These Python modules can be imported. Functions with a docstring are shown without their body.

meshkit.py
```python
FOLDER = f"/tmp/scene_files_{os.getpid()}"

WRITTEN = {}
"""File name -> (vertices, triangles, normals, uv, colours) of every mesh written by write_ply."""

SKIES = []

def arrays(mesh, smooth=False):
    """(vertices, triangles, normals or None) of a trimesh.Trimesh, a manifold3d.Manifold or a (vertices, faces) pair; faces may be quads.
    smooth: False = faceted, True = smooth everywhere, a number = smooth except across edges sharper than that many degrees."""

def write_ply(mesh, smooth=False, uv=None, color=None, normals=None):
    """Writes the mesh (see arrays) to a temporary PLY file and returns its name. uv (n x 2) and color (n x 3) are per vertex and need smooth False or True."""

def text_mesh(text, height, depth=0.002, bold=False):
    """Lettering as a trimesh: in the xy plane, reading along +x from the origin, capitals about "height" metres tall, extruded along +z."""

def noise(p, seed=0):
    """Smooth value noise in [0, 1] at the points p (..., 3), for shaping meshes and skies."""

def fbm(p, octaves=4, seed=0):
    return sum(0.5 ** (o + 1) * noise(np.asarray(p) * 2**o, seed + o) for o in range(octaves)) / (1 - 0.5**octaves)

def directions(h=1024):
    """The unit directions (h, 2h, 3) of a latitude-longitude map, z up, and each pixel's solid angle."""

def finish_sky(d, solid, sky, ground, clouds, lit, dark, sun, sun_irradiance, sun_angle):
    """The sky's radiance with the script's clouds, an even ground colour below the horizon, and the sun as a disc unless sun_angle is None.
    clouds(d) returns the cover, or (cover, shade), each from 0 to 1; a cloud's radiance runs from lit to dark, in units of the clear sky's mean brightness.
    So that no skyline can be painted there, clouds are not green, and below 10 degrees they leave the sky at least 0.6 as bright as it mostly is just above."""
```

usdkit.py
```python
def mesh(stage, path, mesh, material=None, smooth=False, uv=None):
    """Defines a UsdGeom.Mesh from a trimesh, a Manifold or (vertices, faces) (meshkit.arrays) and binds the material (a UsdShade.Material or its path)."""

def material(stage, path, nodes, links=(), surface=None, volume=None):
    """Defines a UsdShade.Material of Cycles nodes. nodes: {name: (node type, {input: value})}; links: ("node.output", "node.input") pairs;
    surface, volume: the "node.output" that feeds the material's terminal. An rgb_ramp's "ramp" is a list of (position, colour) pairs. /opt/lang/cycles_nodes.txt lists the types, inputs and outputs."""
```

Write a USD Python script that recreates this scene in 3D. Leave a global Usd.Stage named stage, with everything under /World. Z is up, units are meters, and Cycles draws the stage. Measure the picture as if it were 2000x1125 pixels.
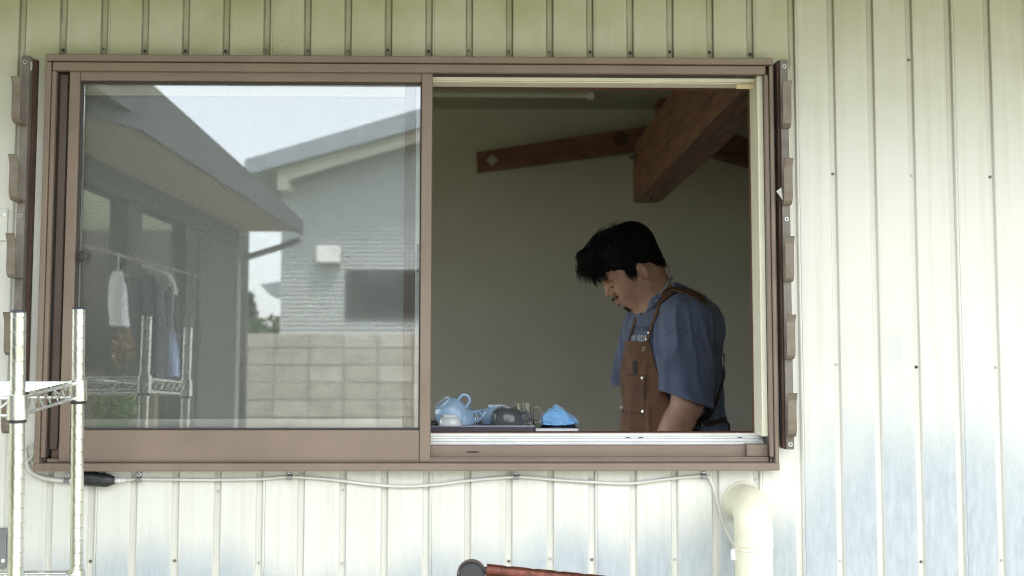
import math, random
import numpy as np, trimesh, usdkit, meshkit
from scipy.ndimage import map_coordinates
from scipy.spatial import cKDTree
from shapely.geometry import Polygon, Point
import shapely
from pxr import Gf, Sdf, Usd, UsdGeom, UsdLux, UsdShade, Vt

# ------------------------------------------------------------------ camera, sky, sun, exposure
stage = Usd.Stage.CreateInMemory()
UsdGeom.SetStageUpAxis(stage, UsdGeom.Tokens.z)
UsdGeom.SetStageMetersPerUnit(stage, 1.0)
UsdGeom.Xform.Define(stage, '/World')
random.seed(7)
rng = np.random.default_rng(11)
EXPOSURE = 2.36
SUN_EL, SUN_AZ = math.radians(62), math.radians(35)      # azimuth from +y towards +x
SUN_I, SKY_S = .38, 0.12
FPX, YPP = 2300.0, 520.0                                 # focal length and optical axis in photo pixels (2000 wide)
CAM = np.array([0, -2.6136, 1.45])
YAW, PITCH, ROLL = -0.0198, 0.0749, 0.0009
def _axes():
    f, r, u = np.array([0, 1, 0.]), np.array([1, 0, 0.]), np.array([0, 0, 1.])
    f2, u2 = f*math.cos(PITCH)+u*math.sin(PITCH), -f*math.sin(PITCH)+u*math.cos(PITCH)
    c, s = math.cos(YAW), math.sin(YAW)
    Z = np.array([[c, -s, 0], [s, c, 0], [0, 0, 1]])
    f2, u2, r2 = Z@f2, Z@u2, Z@r
    return r2*math.cos(ROLL)+u2*math.sin(ROLL), -r2*math.sin(ROLL)+u2*math.cos(ROLL), f2
CR, CU, CF = _axes()
cam = UsdGeom.Camera.Define(stage, '/World/camera')
m = np.eye(4); m[0, :3], m[1, :3], m[2, :3], m[3, :3] = CR, CU, -CF, CAM
cam.AddTransformOp().Set(Gf.Matrix4d(*m.ravel().tolist()))
cam.CreateHorizontalApertureAttr(36.0); cam.CreateVerticalApertureAttr(36.0*9/16)
cam.CreateFocalLengthAttr(FPX/2000*36)
cam.CreateVerticalApertureOffsetAttr(-(562.5-YPP)/2000*36)
cam.CreateFStopAttr(4.2); cam.CreateFocusDistanceAttr(2.62)
cam.CreateExposureAttr(EXPOSURE)
cam.CreateClippingRangeAttr(Gf.Vec2f(0.05, 5000))
sund = np.array([math.sin(SUN_AZ)*math.cos(SUN_EL), math.cos(SUN_AZ)*math.cos(SUN_EL), math.sin(SUN_EL)])
M = lambda n, nodes, links, surface='p.BSDF': usdkit.material(stage, '/World/Looks/'+n, nodes, links, surface=surface)
UsdGeom.Scope.Define(stage, '/World/Looks')
skymat = M('sky_light', {'s': ('sky_texture', dict(sky_type='single_scattering', sun_disc=False, sun_elevation=SUN_EL, sun_rotation=math.atan2(sund[0], sund[1]), air_density=1.0, aerosol_density=2.2, ozone_density=1.0)),
                         'tc': ('texture_coordinate', {}), 'n': ('noise_texture', dict(scale=1.6, detail=5, roughness=.55)), 'mr': ('map_range', dict(from_min=.3, from_max=.7, to_min=.62, to_max=.95, clamp=True)),
                         'mx': ('mix_color', dict(b=(5.6, 5.9, 6.1), use_clamp=False)), 'b': ('background_shader', dict(strength=SKY_S))},
           [('tc.generated', 'n.vector'), ('n.fac', 'mr.value'), ('mr.result', 'mx.fac'), ('s.color', 'mx.a'), ('mx.result', 'b.color')], 'b.background')
sky = UsdLux.DomeLight.Define(stage, '/World/sky')
UsdShade.MaterialBindingAPI.Apply(sky.GetPrim()).Bind(skymat)
sky.GetPrim().SetCustomDataByKey('kind', 'structure')
sun = UsdLux.DistantLight.Define(stage, '/World/sun')
sun.CreateIntensityAttr(SUN_I); sun.CreateAngleAttr(14.0); sun.CreateNormalizeAttr(True); sun.CreateColorAttr(Gf.Vec3f(1, .95, .87))
sun.AddTransformOp().Set(Gf.Matrix4d().SetRotate(Gf.Rotation(Gf.Vec3d(0, 0, 1), Gf.Vec3d(*sund.tolist()))))

# ------------------------------------------------------------------ helpers
def at(px, py, Y):
    """The point on the plane y = Y that photo pixel (px, py) shows."""
    d = CR*(px-1000)/FPX + CU*(YPP-py)/FPX + CF
    return CAM + d*((Y-CAM[1])/d[1])
def X(px, Y=0, py=510): return at(px, py, Y)[0]
def XT(px, Y=0): return X(px, Y, 165)
def Zc(py, Y=0, px=800): return at(px, py, Y)[2]
def project(P):
    d = np.asarray(P)-CAM
    w = d@CF
    return 1000+FPX*(d@CR)/w, YPP-FPX*(d@CU)/w
G = 0.030                                                # front face of the outer glass
def V(px, py, d):
    """The real point whose mirror image in the pane is seen at this pixel, d metres behind the camera's plane (unfolded)."""
    p = at(px, py, d+CAM[1]); p[1] = 2*G-p[1]
    return p
used = {}
def path_of(name, parent):
    base = str(parent.GetPath()) if parent is not None else '/World'
    k = used.get((base, name), 0); used[(base, name)] = k+1
    return f'{base}/{name}' + (f'_{k:03d}' if k else '')
def tag(p, label=None, cat=None, group=None, kind=None):
    p = p.GetPrim() if hasattr(p, 'GetPrim') else p
    for k, v in (('label', label), ('category', cat), ('group', group), ('kind', kind)):
        if v: p.SetCustomDataByKey(k, v)
    return p
def obj(name, mesh, material, parent=None, smooth=False, label=None, kind=None):
    if isinstance(mesh, (list,)): mesh = trimesh.util.concatenate(mesh)
    p = usdkit.mesh(stage, path_of(name, parent), mesh, material, smooth=smooth).GetPrim()
    return tag(p, label=label, kind=kind)
def thing(name, label, cat, group=None, loc=(0, 0, 0), rot=None):
    x = UsdGeom.Xform.Define(stage, path_of(name, None))
    x.AddTranslateOp().Set(Gf.Vec3d(*map(float, loc)))
    if rot: x.AddRotateXYZOp().Set(Gf.Vec3f(*rot))
    return tag(x, label, cat, group)
def copy_of(src, label, loc, rot=None):
    was = src.GetCustomData()
    t = thing(src.GetName().split('_0')[0], label, was['category'], was.get('group'), loc, rot)
    t.GetReferences().AddInternalReference(src.GetPath()); t.SetInstanceable(True)
    return t
def box(x0, x1, y0, y1, z0, z1, b=0.0):
    x0, x1 = sorted((x0, x1)); y0, y1 = sorted((y0, y1)); z0, z1 = sorted((z0, z1))
    b = min(b, (x1-x0)*.4, (y1-y0)*.4, (z1-z0)*.4)
    if b <= 0:
        mm = trimesh.creation.box([x1-x0, y1-y0, z1-z0]); mm.apply_translation([(x0+x1)/2, (y0+y1)/2, (z0+z1)/2]); return mm
    pts = []
    for sx, xx in ((1, x0), (-1, x1)):
        for sy, yy in ((1, y0), (-1, y1)):
            for sz, zz in ((1, z0), (-1, z1)):
                pts += [[xx, yy+sy*b, zz+sz*b], [xx+sx*b, yy, zz+sz*b], [xx+sx*b, yy+sy*b, zz]]
    return trimesh.convex.convex_hull(np.array(pts))
def tube(points, r, sides=10, caps=True):
    p = np.asarray(points, float); n = len(p)
    r = np.broadcast_to(np.asarray(r, float), (n,))
    t = np.gradient(p, axis=0); t /= np.linalg.norm(t, axis=1, keepdims=True)+1e-12
    a = np.zeros_like(p); ref = np.array([0, 0, 1.]) if abs(t[0, 2]) < .9 else np.array([1., 0, 0])
    a[0] = np.cross(t[0], ref); a[0] /= np.linalg.norm(a[0])
    for i in range(1, n):
        q = a[i-1]-t[i]*(a[i-1]@t[i]); a[i] = q/(np.linalg.norm(q)+1e-12)
    b = np.cross(t, a); ang = np.arange(sides)*2*np.pi/sides
    v = p[:, None]+r[:, None, None]*(np.cos(ang)[None, :, None]*a[:, None]+np.sin(ang)[None, :, None]*b[:, None])
    v = v.reshape(-1, 3); f = []
    for i in range(n-1):
        for j in range(sides):
            k = (j+1) % sides
            f += [[i*sides+j, i*sides+k, (i+1)*sides+k], [i*sides+j, (i+1)*sides+k, (i+1)*sides+j]]
    if caps:
        v = np.vstack([v, p[0], p[-1]]); c0, c1 = n*sides, n*sides+1
        for j in range(sides):
            k = (j+1) % sides
            f += [[c0, k, j], [c1, (n-1)*sides+j, (n-1)*sides+k]]
    return trimesh.Trimesh(v, f, process=False)
def spline(pts, n=8):
    p = np.asarray(pts, float); out = []
    P = np.vstack([2*p[0]-p[1], p, 2*p[-1]-p[-2]])
    for i in range(1, len(P)-2):
        for t in np.linspace(0, 1, n, endpoint=False):
            out.append(.5*((2*P[i])+(P[i+1]-P[i-1])*t+(2*P[i-1]-5*P[i]+4*P[i+1]-P[i+2])*t*t+(3*P[i]-P[i-1]-3*P[i+1]+P[i+2])*t**3))
    return np.array(out+[p[-1]])
def lathe(prof, sides=32, center=(0, 0, 0)):
    mm = trimesh.creation.revolve(np.asarray(prof, float), sections=sides)
    mm.apply_translation(center); return mm
def rot_to(mesh, frm, to, center):
    mesh = mesh.copy(); mesh.apply_transform(trimesh.geometry.align_vectors(frm, to)); mesh.apply_translation(center); return mesh
def disc(center, normal, r, h, sides=12):
    c = trimesh.creation.cylinder(r, h, sections=sides)
    return rot_to(c, [0, 0, 1], normal, np.asarray(center, float))
def prism(poly, a, b, axis='y'):
    """2-D polygon (u, z) extruded between a and b along an axis."""
    g = trimesh.creation.extrude_polygon(Polygon(poly), abs(b-a), engine='earcut')
    v = np.array(g.vertices); w = np.empty_like(v); lo = min(a, b)
    if axis == 'y': w[:, 0], w[:, 1], w[:, 2] = v[:, 0], lo+v[:, 2], v[:, 1]
    else: w[:, 1], w[:, 0], w[:, 2] = v[:, 0], lo+v[:, 2], v[:, 1]
    g = trimesh.Trimesh(w, g.faces, process=False); trimesh.repair.fix_normals(g); return g
def obox(c0, c1, up, w, h, b=.004):
    """A beam from c0 to c1, w wide, h deep (h along 'up')."""
    c0, c1 = np.asarray(c0, float), np.asarray(c1, float); L = np.linalg.norm(c1-c0); ex = (c1-c0)/L
    up = np.asarray(up, float); up = up-ex*(up@ex); up /= np.linalg.norm(up); ey = np.cross(up, ex)
    mm = box(0, L, -w/2, w/2, -h/2, h/2, b)
    T = np.eye(4); T[:3, 0], T[:3, 1], T[:3, 2], T[:3, 3] = ex, ey, up, c0
    mm.apply_transform(T); return mm

# ------------------------------------------------------------------ materials
def mat(name, col, rough=.5, metal=0., var=.12, scale=6., stretch=(1, 1, 1), bump=0., bscale=150., spec=.5, var2=None, rvar=0., coord='position', sheen=0., detail=4, coat=0.):
    col = np.asarray(col, float)
    lo, hi = col*(1-var), np.minimum(col*(1+var), 1)
    if var2 is not None: lo = np.asarray(var2, float)
    src = 'g.position' if coord == 'position' else 't.object'
    nodes = {'g': ('geometry', {}), 't': ('texture_coordinate', {}), 'mp': ('mapping', dict(scale=stretch)), 'n': ('noise_texture', dict(scale=scale, detail=detail, roughness=.6)),
             'r': ('rgb_ramp', dict(ramp=[(.3, lo), (.7, hi)])),
             'p': ('principled_bsdf', dict(roughness=rough, metallic=metal, specular_ior_level=spec, sheen_weight=sheen, coat_weight=coat))}
    links = [(src, 'mp.vector'), ('mp.vector', 'n.vector'), ('n.fac', 'r.fac'), ('r.color', 'p.base_color')]
    if rvar:
        nodes['rm'] = ('map_range', dict(from_min=.3, from_max=.7, to_min=max(rough-rvar, .02), to_max=min(rough+rvar, 1)))
        links += [('n.fac', 'rm.value'), ('rm.result', 'p.roughness')]
    if bump:
        nodes['bn'] = ('noise_texture', dict(scale=bscale, detail=3)); nodes['b'] = ('bump', dict(strength=bump, distance=.002))
        links += [('mp.vector', 'bn.vector'), ('bn.fac', 'b.height'), ('b.normal', 'p.normal')]
    if coord == 'position': nodes.pop('t')
    else: nodes.pop('g')
    return M(name, nodes, links)
MT = {}
MT['brown'] = mat('brown_aluminium', (.195, .145, .110), .42, .0, .13, 5, (1, 1, 1), .08, 60, .45, rvar=.1)
MT['brown_dark'] = mat('brown_aluminium_inner', (.13, .098, .078), .42, 0, .1, 9)
MT['gasket'] = mat('dark_gasket', (.04, .034, .03), .6)
MT['cream'] = mat('cream_vinyl', (.80, .76, .60), .35, 0, .06, 12, spec=.4)
MT['white_vinyl'] = mat('white_vinyl', (.90, .90, .89), .32, 0, .07, 14, (1, 1, 3), spec=.4)
MT['reveal'] = mat('stained_wood_reveal', (.13, .052, .028), .45, 0, .3, 14, (1, 6, 1))
MT['timber'] = mat('stained_timber', (.15, .058, .034), .5, 0, .5, 7, (1, 1, 7), .2, 40)
MT['beam'] = mat('stained_beam', (.17, .075, .045), .55, 0, .65, 7, (8, .7, 8), .2, 40)
MT['knot'] = mat('timber_knot', (.06, .025, .015), .5)
MT['plaster'] = mat('grey_green_plaster', (.54, .525, .455), .9, 0, .05, 3, bump=.15, bscale=120, spec=.2)
MT['ceil'] = mat('grey_ceiling', (.40, .40, .35), .9, 0, .04, 3, spec=.2)
MT['floorm'] = mat('wooden_floor', (.26, .17, .10), .5, 0, .25, 5, (1, 8, 1))
MT['core'] = mat('wall_core', (.3, .27, .22), .9)
MT['steel'] = mat('weathered_steel_strip', (.17, .145, .125), .5, .25, .3, 22, bump=.1, bscale=120, rvar=.12)
MT['rust'] = mat('rusty_steel_hook', (.16, .142, .12), .5, .3, .3, 35, var2=(.15, .108, .068), rvar=.1)
MT['redwood'] = mat('old_red_brown_batten', (.065, .028, .018), .6, 0, .3, 9, (14, 10, .5), var2=(.03, .016, .012), bump=.3, bscale=60)
MT['zinc'] = mat('galvanised_screw', (.45, .45, .44), .35, .7, .2, 80)
MT['chrome'] = mat('dull_chrome', (.66, .66, .62), .24, .95, .10, 30, (1, 1, .5), .02, 60, rvar=.06)
MT['cap'] = mat('dark_plastic_cap', (.03, .035, .06), .4)
MT['cable'] = mat('grey_white_cable', (.60, .59, .54), .5, 0, .05, 9)
MT['plug'] = mat('white_plug', (.66, .66, .63), .45)
MT['tape'] = mat('black_vinyl_tape', (.018, .02, .02), .38, 0, .2, 30, bump=.6, bscale=60)
MT['clip'] = mat('grey_clip', (.25, .25, .25), .45, .5)
MT['pvc'] = mat('ivory_plastic_pipe', (.78, .74, .58), .36, 0, .05, 5, spec=.4, bump=.03, bscale=25)
MT['copper'] = mat('coppery_sleeve', (.13, .042, .026), .34, .55, .55, 60, var2=(.06, .02, .016), bump=.7, bscale=160)
MT['black'] = mat('black_plastic', (.025, .024, .026), .5)
MT['blue'] = mat('light_blue_glaze', (.37, .53, .72), .22, 0, .05, 20, spec=.5, coat=.3)
MT['unglazed'] = mat('unglazed_rim', (.72, .74, .74), .6)
MT['white_china'] = mat('white_china', (.78, .80, .81), .15, 0, .03, 10, coat=.3)
MT['grey'] = mat('charcoal_glaze', (.085, .088, .092), .16, 0, .08, 20, coat=.4)
MT['tray'] = mat('steel_tray', (.36, .36, .40), .28, .85, .1, 12, (1, 1, 6))
MT['tray_in'] = mat('tray_dark_face', (.10, .09, .115), .35, .3)
MT['clothm'] = mat('blue_microfibre', (.25, .52, .90), .95, 0, .12, 40, bump=.5, bscale=900, sheen=.3)
MT['slab'] = mat('black_glass_top', (.012, .012, .014), .05, 0, .1)
MT['silver'] = mat('silver_rim', (.6, .6, .6), .25, .9)
MT['tubelamp'] = mat('fluorescent_tube', (.62, .64, .52), .25, 0, .03)
MT['lamp_white'] = mat('lamp_housing', (.50, .50, .42), .5)
MT['seam'] = mat('navy_seam', (.075, .092, .15), .9)
MT['shirt'] = mat('faded_navy_cotton', (.125, .156, .252), .92, 0, .2, 9, bump=.25, bscale=700, sheen=.15)
MT['collar'] = mat('grey_rib_collar', (.36, .37, .40), .9)
MT['apronm'] = mat('brown_canvas', (.17, .085, .045), .85, 0, .2, 12, bump=.4, bscale=800, sheen=.1)
MT['apron_dark'] = mat('dark_apron_strap', (.035, .026, .022), .7)
MT['strap'] = mat('brown_strap', (.135, .068, .038), .8, bump=.3, bscale=700)
MT['brass'] = mat('brass_grommet', (.55, .45, .25), .3, .9)
MT['print_white'] = mat('white_shirt_print', (.6, .6, .62), .8)
MT['print_dark'] = mat('dark_shirt_print', (.04, .045, .075), .8)
MT['hair'] = mat('black_hair', (.005, .0048, .0047), .6, 0, .3, 60, spec=.12)
MT['trousers'] = mat('dark_trousers', (.03, .03, .035), .9)
MT['shoe'] = mat('dark_shoe', (.03, .03, .03), .6)
MT['soffit'] = mat('grey_soffit', (.42, .42, .36), .8)
MT['rooftin'] = mat('roof_sheet', (.13, .14, .15), .5, .2)
# far things seen in the pane
MT['siding'] = mat('grey_siding', (.47, .50, .50), .7, 0, .07, 4, (1, 1, 5))
MT['fasciaw'] = mat('pale_fascia', (.68, .66, .58), .6)
MT['roofblue'] = mat('blue_grey_roof', (.27, .31, .35), .6)
MT['darkglass'] = mat('dark_window_glass', (.02, .022, .025), .08)
MT['whitebox'] = mat('white_vent_hood', (.85, .85, .85), .4)
MT['block'] = mat('concrete_block', (.44, .42, .37), .95, 0, .2, 5, bump=.6, bscale=50)
MT['block2'] = mat('concrete_block_pale', (.50, .48, .43), .95, 0, .2, 4, bump=.6, bscale=50)
MT['mortar'] = mat('block_mortar', (.26, .25, .225), .95)
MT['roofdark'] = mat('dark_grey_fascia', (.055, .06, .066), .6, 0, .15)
MT['soffitb'] = mat('brown_soffit_boards', (.24, .19, .145), .7, 0, .2, 3, (8, 1, 1))
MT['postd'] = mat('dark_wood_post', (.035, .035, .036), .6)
MT['greenpanel'] = mat('pale_green_panel', (.22, .25, .17), .6)
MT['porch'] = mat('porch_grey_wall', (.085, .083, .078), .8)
MT['tank'] = mat('white_cotton', (.72, .72, .74), .9)
MT['darkcloth'] = mat('dark_cotton', (.06, .07, .09), .9)
MT['bluecloth'] = mat('pale_blue_cotton', (.28, .36, .55), .9)
MT['terracotta'] = mat('dry_brown_leaf', (.17, .105, .06), .8, 0, .5, 40)
MT['grass'] = mat('mown_lawn', (.14, .155, .055), .95, 0, .4, 1.2, var2=(.10, .11, .04), bump=1, bscale=40, spec=.2)
MT['gravel'] = mat('pale_gravel', (.44, .425, .385), .95, 0, .25, 25, bump=1, bscale=90)
def leafmat(name, c, var=.4):
    return M(name, {'o': ('geometry', {}), 'n': ('noise_texture', dict(scale=9.)), 'r': ('rgb_ramp', dict(ramp=[(.3, np.array(c)*(1-var)), (.7, np.array(c)*(1+var))])),
                    'd': ('principled_bsdf', dict(roughness=.5)), 't': ('translucent_bsdf', {}), 'm': ('mix_closure', dict(fac=.25))},
             [('o.position', 'n.vector'), ('n.fac', 'r.fac'), ('r.color', 'd.base_color'), ('r.color', 't.color'), ('d.BSDF', 'm.closure1'), ('t.BSDF', 'm.closure2')], 'm.closure')
MT['leaf'] = leafmat('green_leaf', (.075, .13, .03))
MT['conifer'] = leafmat('conifer_needles', (.03, .055, .025))
# glass: clear outer pane, patterned inner pane
MT['glass'] = M('clear_window_glass', {'f': ('fresnel', dict(IOR=2.15)), 't': ('transparent_bsdf', dict(color=(.97, .98, .97))), 'g': ('glossy_bsdf', dict(color=(1, 1, 1), roughness=0.)), 'm': ('mix_closure', {})},
                [('f.fac', 'm.fac'), ('t.BSDF', 'm.closure1'), ('g.BSDF', 'm.closure2')], 'm.closure')
MT['frost'] = M('patterned_window_glass', {'g0': ('geometry', {}), 'n': ('noise_texture', dict(scale=210., detail=1.)), 'b': ('bump', dict(strength=1., distance=.004)),
                'f': ('fresnel', dict(IOR=1.7)), 't': ('transparent_bsdf', dict(color=(.8, .82, .8))), 'd': ('diffuse_bsdf', dict(color=(.70, .71, .68))), 'tl': ('translucent_bsdf', dict(color=(.5, .5, .5))), 'ma': ('mix_closure', dict(fac=.4)),
                'mb': ('mix_closure', dict(fac=.78)), 'g': ('glossy_bsdf', dict(color=(1, 1, 1), roughness=.06)), 'm': ('mix_closure', {})},
                [('g0.position', 'n.vector'), ('n.fac', 'b.height'), ('b.normal', 'g.normal'), ('b.normal', 'd.normal'), ('d.BSDF', 'ma.closure1'), ('tl.BSDF', 'ma.closure2'), ('t.BSDF', 'mb.closure1'), ('ma.closure', 'mb.closure2'),
                 ('f.fac', 'm.fac'), ('mb.closure', 'm.closure1'), ('g.BSDF', 'm.closure2')], 'm.closure')
MT['clearglass'] = M('tumbler_glass', {'p': ('principled_bsdf', dict(base_color=(1, 1, 1), roughness=.02, ior=1.48, transmission_weight=1.))}, [])
MT['skin'] = M('skin', {'g': ('geometry', {}), 'n': ('noise_texture', dict(scale=35., detail=3)), 'r': ('rgb_ramp', dict(ramp=[(.3, (.40, .225, .155)), (.7, (.50, .30, .21))])),
               'p': ('principled_bsdf', dict(roughness=.5, subsurface_weight=.15, subsurface_scale=.006, specular_ior_level=.4))}, [('g.position', 'n.vector'), ('n.fac', 'r.fac'), ('r.color', 'p.base_color')])
# painted cladding: cream paint, chalked off to bare zinc low down, specks and algae near the eave, dirt along the grooves (mask colours: wear, dirt, groove)
MT['clad'] = M('weathered_cream_cladding', {
    'a': ('attribute', dict(attribute='masks')), 's': ('separate_color', {}), 'g': ('geometry', {}),
    'm1': ('mapping', dict(scale=(75, 75, 16))), 'n1': ('noise_texture', dict(scale=1., detail=5, roughness=.65)),
    'm2': ('mapping', dict(scale=(420, 420, 60))), 'n2': ('noise_texture', dict(scale=1., detail=3)),
    'nb': ('noise_texture', dict(scale=2.2, detail=3)), 'nsp': ('noise_texture', dict(scale=260., detail=2.5, roughness=.55)), 'nsc': ('noise_texture', dict(scale=9., detail=2)),
    'w1': ('math', dict(math_type='multiply_add', value2=.42, value3=-.21)), 'w1b': ('math', dict(math_type='multiply_add', value2=.30, value3=-.15)),
    'w2': ('math', dict(math_type='add')), 'w2b': ('math', dict(math_type='add')), 'w3': ('map_range', dict(range_type='smoothstep', from_min=.22, from_max=.95, clamp=True)),
    'paint': ('rgb_ramp', dict(ramp=[(.3, (.625, .615, .56)), (.7, (.675, .665, .61))])),
    'm3': ('mapping', dict(scale=(55, 55, 1.6))), 'n3': ('noise_texture', dict(scale=1., detail=4, roughness=.6)), 'str': ('rgb_ramp', dict(ramp=[(.34, (.86, .85, .80)), (.52, (1, 1, 1))])), 'pst': ('mix_color', dict(blend_type='multiply', fac=.5)),
    'zinc': ('rgb_ramp', dict(ramp=[(.3, (.345, .38, .405)), (.7, (.47, .50, .52))])),
    'mixw': ('mix_color', {}), 'algae': ('mix_color', dict(b=(.33, .325, .17))), 'af': ('math', dict(math_type='multiply')), 'afm': ('map_range', dict(from_min=.3, from_max=.7, to_min=.72, to_max=1.0)),
    'sp': ('map_range', dict(range_type='smoothstep', from_min=.66, from_max=.76, to_max=.7, clamp=True)), 'spm': ('math', dict(math_type='multiply')), 'speck': ('mix_color', dict(b=(.10, .10, .06))),
    'gd': ('map_range', dict(from_min=.3, from_max=.75, to_min=.35, to_max=1., clamp=True)), 'gm': ('math', dict(math_type='multiply')), 'groove': ('mix_color', dict(b=(.075, .065, .045))),
    'bn': ('bump', dict(strength=.12, distance=.002)), 'bl': ('noise_texture', dict(scale=6., detail=2)), 'bn2': ('bump', dict(strength=.25, distance=.006)),
    'ro': ('map_range', dict(to_min=.5, to_max=.42)), 'p': ('principled_bsdf', dict(specular_ior_level=.35))},
    [('a.color', 's.color'), ('g.position', 'm1.vector'), ('m1.vector', 'n1.vector'), ('g.position', 'm2.vector'), ('m2.vector', 'n2.vector'), ('g.position', 'nb.vector'), ('g.position', 'nsp.vector'), ('g.position', 'nsc.vector'),
     ('n1.fac', 'w1.value1'), ('n2.fac', 'w1b.value1'), ('s.r', 'w2.value1'), ('w1.value', 'w2.value2'), ('w2.value', 'w2b.value1'), ('w1b.value', 'w2b.value2'), ('w2b.value', 'w3.value'),
     ('nb.fac', 'paint.fac'), ('n1.fac', 'zinc.fac'), ('w3.result', 'mixw.fac'), ('paint.color', 'pst.a'), ('g.position', 'm3.vector'), ('m3.vector', 'n3.vector'), ('n3.fac', 'str.fac'), ('str.color', 'pst.b'), ('pst.result', 'mixw.a'), ('zinc.color', 'mixw.b'),
     ('nsc.fac', 'afm.value'), ('afm.result', 'af.value1'), ('s.g', 'af.value2'), ('af.value', 'algae.fac'), ('mixw.result', 'algae.a'),
     ('nsp.fac', 'sp.value'), ('sp.result', 'spm.value1'), ('s.g', 'spm.value2'), ('spm.value', 'speck.fac'), ('algae.result', 'speck.a'),
     ('n1.fac', 'gd.value'), ('gd.result', 'gm.value1'), ('s.b', 'gm.value2'), ('gm.value', 'groove.fac'), ('speck.result', 'groove.a'), ('groove.result', 'p.base_color'),
     ('n2.fac', 'bn.height'), ('g.position', 'bl.vector'), ('bl.fac', 'bn2.height'), ('bn2.normal', 'bn.normal'), ('bn.normal', 'p.normal'), ('w3.result', 'ro.value'), ('ro.result', 'p.roughness')])

# ------------------------------------------------------------------ the setting outdoors
gnd = trimesh.creation.box([600, 600, .2]); gnd.apply_translation([0, 0, -.1])
obj('ground', gnd, MT['grass'], kind='structure')
obj('gravel_path', box(-2.2, 9, -9.5, -1.2, 0.0, .02, .005), MT['gravel'], kind='structure')

# ------------------------------------------------------------------ the metal-clad building
WY = 0.026                                              # face of the cladding
FX0, FX1, FZ0, FZ1 = -.990, .641, 1.196, 2.118          # outer edge of the window frame
WT = .13                                                # back face of the wall
BX0, BX1, EAVE = -2.6, 3.4, 2.37
bld = thing('metal_clad_building', 'cream ribbed metal cladding wall with worn bluish patches around the brown window', 'building')
GW, GD, PITCHX = .0145, .0065, .0919
GX = []                                                 # groove centres
x = X(1387, WY, 60)
while x > BX0: GX.append(x); x -= PITCHX
GX += [X(1465, WY, 60), X(1546, WY, 80)]; x = X(1623, WY, 80)
while x < BX1: GX.append(x); x += .0903
GX = sorted(GX)
wear_px = [(-400, 1050), (60, 1075), (130, 1060), (185, 1050), (250, 1045), (345, 1050), (420, 1060), (500, 1075), (600, 1110), (760, 1110), (840, 1060), (930, 1040), (1000, 1045), (1080, 1035), (1160, 1050), (1240, 1045),
           (1320, 1025), (1400, 1010), (1440, 1000), (1500, 985), (1548, 980), (1556, 830), (1590, 800), (1640, 745), (1690, 735), (1715, 705), (1770, 720), (1803, 735), (1850, 738), (1880, 722), (1930, 726), (2000, 735), (2600, 760)]
wp = np.array(wear_px, float)
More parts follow.
